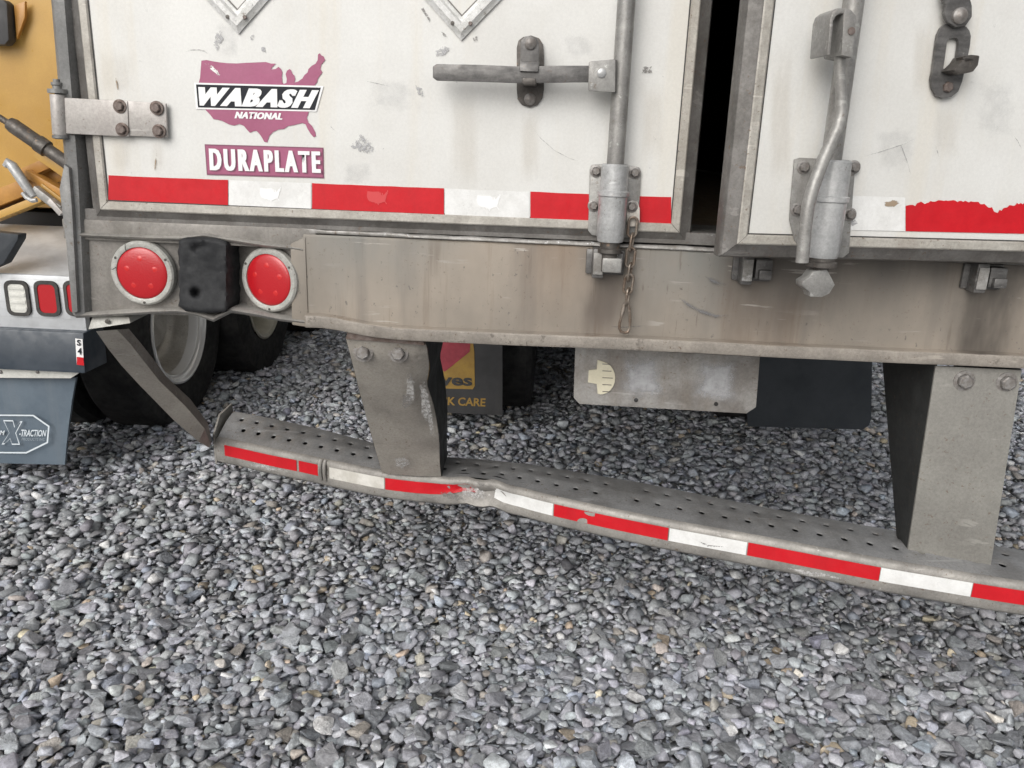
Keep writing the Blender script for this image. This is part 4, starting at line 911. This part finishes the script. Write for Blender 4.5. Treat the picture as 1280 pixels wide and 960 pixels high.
# left post: driven back under the trailer, dented right edge
rowsL, rowsR = [], []
for (la, ra, y_) in (((432,422),(531,430),.006), ((437,440),(533,448),.02), ((447,480),(537,487),.09), ((459,525),(545,530),.19), ((468,558),(548,562),.26), ((478,592),(551,597),.318)):
    rowsL.append(P(*la, y_)); rowsR.append(P(*ra, y_))
rowsL = [rowsL[int(j/5)].lerp(rowsL[min(5, int(j/5)+1)], j/5-int(j/5)) for j in range(26)]; rowsR = [rowsR[int(j/5)].lerp(rowsR[min(5, int(j/5)+1)], j/5-int(j/5)) for j in range(26)]
rs = []
for k, (a, b_) in enumerate(zip(rowsL, rowsR)):
    row = []
    for i in range(17):
        v = i/16; p = a.lerp(b_, v); f_ = max(0, v-.68)/.32
        c_ = math.sin(min(1, k/(len(rowsL)-1)*1.15)*math.pi); p.y += .030*f_*f_*(.15+c_)+.010*f_*math.sin(k*.55+.6)*c_+.004*f_*math.sin(k*1.3); p.x += f_*c_*(.006*math.sin(k*.42)+.002*math.sin(k*1.1)-.004); p.y += random.uniform(-.0012,.0012)*(v > .5)*c_; row.append(p)
    rs.append(row)
MB().rings(rs, False).build('post', 'guard_post', guard, angle=55)
MB().rings([[p+Vector((0,.007,0)) for p in r_] for r_ in rs], False).build('post_inner', 'guard_post', guard, angle=55)
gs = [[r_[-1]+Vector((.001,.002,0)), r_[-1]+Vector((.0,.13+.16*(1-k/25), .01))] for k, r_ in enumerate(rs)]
MB().rings(gs, False).build('post_gusset', 'guard_shade', guard, angle=60)
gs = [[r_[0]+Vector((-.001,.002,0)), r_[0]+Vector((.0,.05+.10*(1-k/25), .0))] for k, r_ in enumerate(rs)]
MB().rings(gs, False).build('post_gusset', 'guard_shade', guard, angle=60)
MB().hexa([P(434,414,.0), P(528,422,.0), P(531,432,.0), P(432,424,.0)], [p+Vector((0,.12,0)) for p in (P(434,414,.0), P(528,422,.0), P(531,432,.0), P(432,424,.0))]).build('mount_plate', 'rust_bolt', guard, bevel=.002)
for (x, y) in ((454,440),(498,441)): bolt(B_big, P(x, y, .018), guard, spin=random.random())
def onpost(x, y): 
    k = min(max((y-425)/170, 0), 1); yy = .006+.312*k**1.45; return P(x, y, yy-.006)
def postpatch(pts, mat): mark([onpost(x, y) for x, y in pts], 'paint_scuff', mat, guard)
postpatch([(516,455),(528,458),(536,480),(541,505),(545,530),(548,560),(541,566),(536,540),(530,512),(522,485)], 'scuff_bright'); postpatch([(500,486),(514,484),(520,505),(508,520),(498,512)], 'scuff_dark'); postpatch([(488,570),(510,566),(520,580),(505,590),(488,586)], 'scuff_bright')
postpatch([(505,462),(515,459),(521,470),(522,490),(521,508),(512,516),(500,514),(504,500),(506,480)], 'scuff_bright')
postpatch([(522,480),(530,486),(537,510),(541,530),(532,536),(524,520)], 'scuff_bright'); postpatch([(506,462),(516,462),(518,478),(508,484)], 'scuff_dark')
line([(464,465),(470,466),(477,471),(485,470)], .006, 'scuff_dark', plane=onpost, parent=guard); line([(506,535),(513,535),(521,537)], .006, 'scuff_bright', plane=onpost, parent=guard); line([(514,552),(524,549),(536,547)], .004, 'scuff_bright', plane=onpost, parent=guard)
line([(500,558),(506,560),(512,565)], .006, 'scuff_dark', plane=onpost, parent=guard)
# outer brace: folded strip from the corner down to the bar end
Lp = [(120,414),(136,437),(152,457),(175,482),(217,525),(248,552),(262,560)]; Mp = [(146,412),(163,430),(180,452),(199,476),(232,508),(256,536),(263,556)]; Rp = [(161,411),(176,429),(191,448),(208,471),(238,499),(260,529),(265,552)]
rs = []
for k, (l_, m_, r_) in enumerate(zip(Lp, Mp, Rp)):
    y_ = .012+.51*(k/6)**1.12; rs.append([P(*l_, y_+.02), P(*l_, y_), P(*m_, y_-.006), P(*r_, y_+.045), P(*r_, y_+.05)])
MB().rings(rs, True).build('brace', 'guard_post', guard, angle=25)
bq = [P(110,412,.0), P(163,404,.0), P(161,396,.01), P(116,394,.01)]
MB().hexa(bq, [p+Vector((0,.10,.004)) for p in bq]).build('brace_bracket', 'light_flange', guard, bevel=.002)
place('bolt', B_hole, guard, Matrix.Translation(P(134,402,-.001)) @ Matrix.Scale(1.3, 4))

# plate under the sill with worn stickers
py_ = .12
pp = [(719,434),(717,497),(724,505),(933,517),(945,509),(950,446)]
plate = MB().prism([P(x, y, py_) for x, y in pp], (0,.006,0)).build('hanging_plate', 'plate_alu', trailer, bevel=.001)
scuff('residue', (.45,.455,.47), .10, 30, soft=.6, amax=.85)
for pts in ([(770,437),(825,440),(829,462),(834,488),(826,500),(800,504),(780,498),(771,488),(776,462)], [(872,442),(920,444),(925,470),(925,500),(910,510),(886,504),(864,494),(866,470)]):
    mark([P(x, y, py_-.002) for x, y in pts], 'sticker_residue', 'residue', plate)
half = [(751,493)]+[(751+18*math.cos(math.radians(a)), 472.5+20.5*math.sin(math.radians(a))) for a in range(80,-81,-16)]+[(747,450),(746,462),(736,463),(735,478),(746,480),(747,492)]
MB().prism([P(x, y, py_-.004) for x, y in half], (0,.004,0)).build('cream_sticker', 'cream_plastic', plate)
for k in range(5):
    a_, b_ = P(753,455+k*8.6,py_-.0046), P(766-abs(k-2)*1.6,455.5+k*8.6,py_-.0046); MB().hexa([a_-UZ*.0009, b_-UZ*.0009, b_+UZ*.0009, a_+UZ*.0009], [v+UY*.0012 for v in (a_-UZ*.0009, b_-UZ*.0009, b_+UZ*.0009, a_+UZ*.0009)]).build('sticker_rib', 'trim_dark', plate)
for (x, y) in ((795,500),(895,505)): MB().lathe([(.005,.0),(.005,-.0012),(.0001,-.0014)], P(x, y, py_-.0005), (0,1,0), 12, False).build('plate_hole', 'shadow_iron', plate)

# trailer mud flaps
fy = 2.08
fl = MB().hexa([P(628,519,fy), P(628,400,fy), P(470,392,fy), P(470,512,fy)], [p+Vector((0,.012,0)) for p in (P(628,519,fy), P(628,400,fy), P(470,392,fy), P(470,512,fy))]).build('mud_flap', 'flap_grey', trailer)
fl['label'] = 'grey mud flap printed TRUCK CARE'
d = .003
fz = lambda x, y: P(420+x/5.333, 400+y/5.333, fy-d)
ysq = [(520,70),(905,80),(922,215),(925,440),(912,462),(520,450)]
MB().poly([fz(x, y) for x, y in ysq]).build('flap_logo', 'print_yellow', fl)
MB().poly([P(420+x/5.333, 400+y/5.333, fy-d-.002) for x, y in ((520,60),(905,70),(890,212),(725,345),(520,200))]).build('flap_logo', 'print_red', fl)
text_mesh('lettering', 'Loves', [P(420+x/5.333, 400+y/5.333, fy-d-.004) for x, y in ((535,435),(908,440),(908,362),(535,352))], 'flap_grey', fl, .03)
text_mesh('lettering', 'TRUCK CARE', [P(420+x/5.333, 400+y/5.333, fy-d) for x, y in ((545,560),(995,578),(998,522),(548,505))], 'print_yellow', fl, .025)
rf_out = [(925,400),(1091,400),(1089,524),(1086,532),(1078,537),(935,533)]
f2 = MB().prism([P(x, y, fy) for x, y in rf_out], (0,.012,0)).build('mud_flap', 'flap_black', trailer); f2['label'] = 'plain black mud flap on the right'

# ------------------------------------------------------------------ yellow truck parked alongside
TY = 1.20
truck = tag(empty('work_truck', (-2.9, TY, 0)), 'yellow work truck parked beside the trailer, tread plate tail with small rectangular lights', 'truck')
# tail: sloping tread plate deck, upright lamp panel
zl = P(85,345,TY).z; zb0 = P(60,413,TY).z; xr = P(108,410,TY).x; zf = P(40,281,1.62).z
MB().hexa([(-4.2,TY,zl),(xr,TY,zl),(xr,1.62,zf),(-4.2,1.62,zf)], [(-4.2,TY+.01,zl-.02),(xr,TY+.01,zl-.02),(xr,1.62,zf-.02),(-4.2,1.62,zf-.02)]).build('tail_deck', 'tread_plate', truck, bevel=.004)
MB().hexa([(-4.2,TY,zb0),(xr,TY,zb0),(xr,TY,zl-.003),(-4.2,TY,zl-.003)], [(-4.2,TY+.03,zb0),(xr,TY+.03,zb0),(xr,TY+.03,zl-.003),(-4.2,TY+.03,zl-.003)]).build('lamp_panel', 'tread_plate', truck, bevel=.003)
for (x, y, mt) in ((23.5,372.5,'lamp_white'),(60.5,373,'lens_red'),(97,373,'lens_red')):
    c = P(x, y, TY); rim = MB()
    o_ = rrect(c+UY*-.001, UX, UZ, .092, .134, .026); i_ = rrect(c+UY*-.001, UX, UZ, .068, .108, .018)
    rim.rings([o_, [p-UY*.009 for p in o_], [p-UY*.009 for p in i_], i_], True, False)
    lo = rim.build('tail_lamp', 'seal', truck, angle=30)
    MB().prism([p-UY*.003 for p in i_], (0,-.003,0)).build('lamp_lens', mt, lo)
    if mt == 'lamp_white':
        for k in range(4): MB().box(c+Vector((0,-.0075,-.04+k*.0265)), (.060,.004,.014)).build('lens_rib', 'lamp_white', lo, bevel=.001)
MB().prism([P(x, y, TY-.06) for x, y in ((-30,288),(23,293),(22,300),(4,330),(-30,345))], (0,.05,0)).build('black_bracket', 'flap_black', truck, bevel=.004)
# bumper bar, rail strip, flap
zb1, zb2 = P(60,415,TY-.05).z, P(60,461,TY-.02).z; xb = P(105,440,TY-.05).x
MB().hexa([(-4.2,TY-.06,zb2),(xb,TY-.06,zb2),(xb,TY-.04,zb1),(-4.2,TY-.04,zb1)], [(-4.2,TY+.10,zb2),(xb,TY+.10,zb2),(xb,TY+.10,zb1),(-4.2,TY+.10,zb1)]).build('bumper_bar', 'navy_bar', truck, bevel=.008)
stq = lambda x, y: P(x, y, TY-.064)
st = MB().poly([stq(94,423), stq(103,424), stq(105,457), stq(96,456)]).build('bar_sticker', 'decal_white', truck)
MB().poly([P(x, y, TY-.067) for x, y in ((96,446),(104.3,447),(105,457),(96,456))]).build('sticker_stripe', 'tape_red', st)
text_mesh('lettering', 'S', [P(x, y, TY-.067) for x, y in ((96,432),(101,432.5),(101,425),(96,424.5))], 'decal_black', st, .03)
text_mesh('lettering', '4', [P(x, y, TY-.067) for x, y in ((97,443),(102,443.5),(102,435),(97,434.5))], 'decal_black', st, .03)
wq = [P(-60,458,TY-.03), P(104,461,TY-.03), P(96,468,TY-.03), P(88,473,TY-.03), P(-60,472,TY-.03)]
ws = MB().prism(wq, (0,.012,0)).build('flap_rail', 'lamp_white', truck, bevel=.0015)
for (x, y) in ((1,465),(47,465)): MB().lathe([(.007,.001),(.006,-.004),(.0001,-.0055)], P(x, y, TY-.031), (0,1,0), 12, False).build('rail_bolt', 'grey_bolt', ws)
fr_ = [(95,472),(90,500),(86,530),(83,556),(81,581)]; rs = []
for k, (x, y) in enumerate(fr_):
    p = P(x, y, TY+.01); rs.append([(p.x-.62, TY+.005, p.z), (p.x-.30, TY-.012*k/4, p.z), (p.x, TY+.01, p.z), (p.x, TY+.022, p.z), (p.x-.30, TY-.012*k/4+.012, p.z), (p.x-.62, TY+.017, p.z)])
tf = MB().rings(rs).build('mud_flap', 'flap_blue', truck, angle=60); tf['label'] = 'slate mud flap with outlined X emblem'
ez = lambda x, y: P(x/8, 480+y/8, TY-.014)
oct_ = [(-640,300),(335,308),(495,420),(480,590),(265,695),(-640,690)]; oi = [(-640,314),(328,322),(480,427),(466,580),(260,680),(-640,676)]
MB().rings([[ez(*a), ez(*b_)] for a, b_ in zip(oct_, oi)], False).build('emblem_outline', 'flap_print', tf)
Xo = [(30,360),(130,362),(148,430),(205,372),(225,372),(160,490),(200,608),(120,608),(100,548),(40,605),(15,605),(92,490)]
cx_, cy_ = 110, 488; Xi = [(cx_+(x-cx_)*.86, cy_+(y-cy_)*.90) for x, y in Xo]
MB().rings([[ez(*a), ez(*b_)] for a, b_ in zip(Xo+Xo[:1], Xi+Xi[:1])], False).build('emblem_letter', 'flap_print', tf)
text_mesh('lettering', '-TRACTION', [ez(190,525), ez(458,525), ez(465,460), ez(195,455)], 'flap_print', tf, .02, .15)
text_mesh('lettering', 'PRODUCTS INC', [ez(215,566), ez(448,568), ez(450,540), ez(218,538)], 'flap_print_dim', tf, .0, .1)
text_mesh('lettering', 'MAXIMUM', [ez(-230,512), ez(42,512), ez(48,465), ez(-224,465)], 'flap_print', tf, .02, .15)
# yellow body and boom hardware above the deck
MB().hexa([(-4.2,1.66,1.10),(-1.86,1.66,1.10),(-1.86,1.66,2.9),(-4.2,1.66,2.9)], [(-4.2,3.6,1.10),(-1.86,3.6,1.10),(-1.86,3.6,2.9),(-4.2,3.6,2.9)]).build('body_panel', 'yellow_paint', truck, bevel=.02)
by_ = 1.64
lamp = MB().prism([P(x, y, by_) for x, y in ((-12,2),(14,2),(19,7),(21,52),(16,58),(-12,58))], (0,-.05,0)).build('marker_lamp', 'flap_grey', truck, bevel=.008)
MB().prism([P(x, y, by_) for x, y in ((20,8),(34,2),(34,22),(24,50))], (0,-.015,0)).build('lamp_bracket', 'orange_paint', truck, bevel=.003)
def bar2(a, b_, w, th, y, nm, mt, bev=.004):
    pa, pb = P(*a, y), P(*b_, y); dv = (pb-pa).normalized(); n_ = dv.cross(UY)*w/2
    return MB().hexa([pa-n_, pb-n_, pb+n_, pa+n_], [p+Vector((0,th,0)) for p in (pa-n_, pb-n_, pb+n_, pa+n_)]).build(nm, mt, truck, bevel=bev)
bar2((-40,262),(80,214), .060, .10, 1.45, 'boom_beam', 'orange_paint'); bar2((-40,284),(50,248), .028, .08, 1.46, 'boom_beam', 'yellow_paint')
bar2((18,222),(72,198), .040, .06, 1.40, 'boom_lug', 'orange_paint'); bar2((44,190),(90,222), .042, .05, 1.38, 'boom_lug', 'yellow_paint'); bar2((30,216),(90,250), .030, .05, 1.37, 'boom_lug', 'orange_paint'); bar2((50,232),(90,262), .022, .05, 1.36, 'boom_lug', 'yellow_paint')
MB().cyl(P(-30,128,1.36), P(12,155,1.36), .012, 12).build('pull_rod', 'dark_iron', truck)
MB().lathe([(.010,0),(.024,.010),(.028,.025),(.028,.12),(.026,.128),(.032,.13),(.032,.168),(.024,.172),(.024,.26)], P(9,152,1.36), P(58,186,1.36)-P(9,152,1.36), 18, False).build('clevis', 'dark_iron', truck, angle=30)
MB().tube([P(x, y, 1.32) for x, y in ((7,208),(10,203),(15,207),(24,220),(34,235),(42,246))], [.012,.016,.019,.019,.018,.014], 10).build('tow_hook', 'galvanised_bright', truck, angle=60)
MB().tube([P(x, y, 1.30) for x, y in ((28,241),(33,247),(40,251),(46,250))], .008, 8).build('tow_hook', 'galvanised_bright', truck, angle=60)
bar2((40,236),(74,262), .030, .03, 1.32, 'chain_hook', 'galvanised'); bar2((60,250),(76,268), .022, .03, 1.31, 'chain_hook', 'hinge_alu')
MB().box((-3.0, 2.6, 1.03), (2.3, 1.8, .10)).build('chassis_frame', 'shadow_iron', truck)
MB().box((-3.0, 4.6, 1.3), (2.3, 3.0, .55)).build('chassis_frame', 'shadow_iron', truck)
# truck wheels
rim_c = MB().lathe([(.302,.128), (.300,.136), (.290,.138), (.284,.130), (.276,.126), (.272,.118), (.268,.112), (.258,.108), (.254,.090), (.250,.060)], (0,0,0), (1,0,0), 56, False).mesh('rim', 'chrome', angle=50)
barrel = MB().lathe([(.250,.060), (.244,.0), (.238,-.05), (.20,-.075), (.13,-.065), (.12,.0), (.0001,.0)], (0,0,0), (1,0,0), 48, False).mesh('barrel', 'rim_inner', angle=50)
tw2 = MB().lathe(tyre_prof(.52, .28, .29), (0,0,0), (1,0,0), 48, False).mesh('tyre', 'tyre')
nut = MB().lathe([(.016,0),(.016,.03),(.008,.045),(.0001,.045)], (0,0,0), (1,0,0), 6, False).mesh('lug_nut', 'chrome')
for k, (xw, yw) in enumerate(((-1.98, 2.20), (-1.90, 3.22), (-1.88, 4.40))):
    w = place('wheel', None, truck, Matrix.Translation((xw, yw, .5))); place('tyre', tw2, w, local=True)
    if k == 0:
        place('rim', rim_c, w, local=True); place('barrel', barrel, w, local=True)
        for j in range(10):
            a = j*.62832; place('lug_nut', nut, w, Matrix.Translation((-.078, .165*math.cos(a), .165*math.sin(a))), local=True)
    else: place('rim', rim_w[1], w, local=True)
    w2 = place('wheel', None, truck, Matrix.Translation((xw-.34, yw, .5))); place('tyre', tw2, w2, local=True)
print('objects', len(bpy.data.objects), 'gravel', len(near), len(mid), len(far))
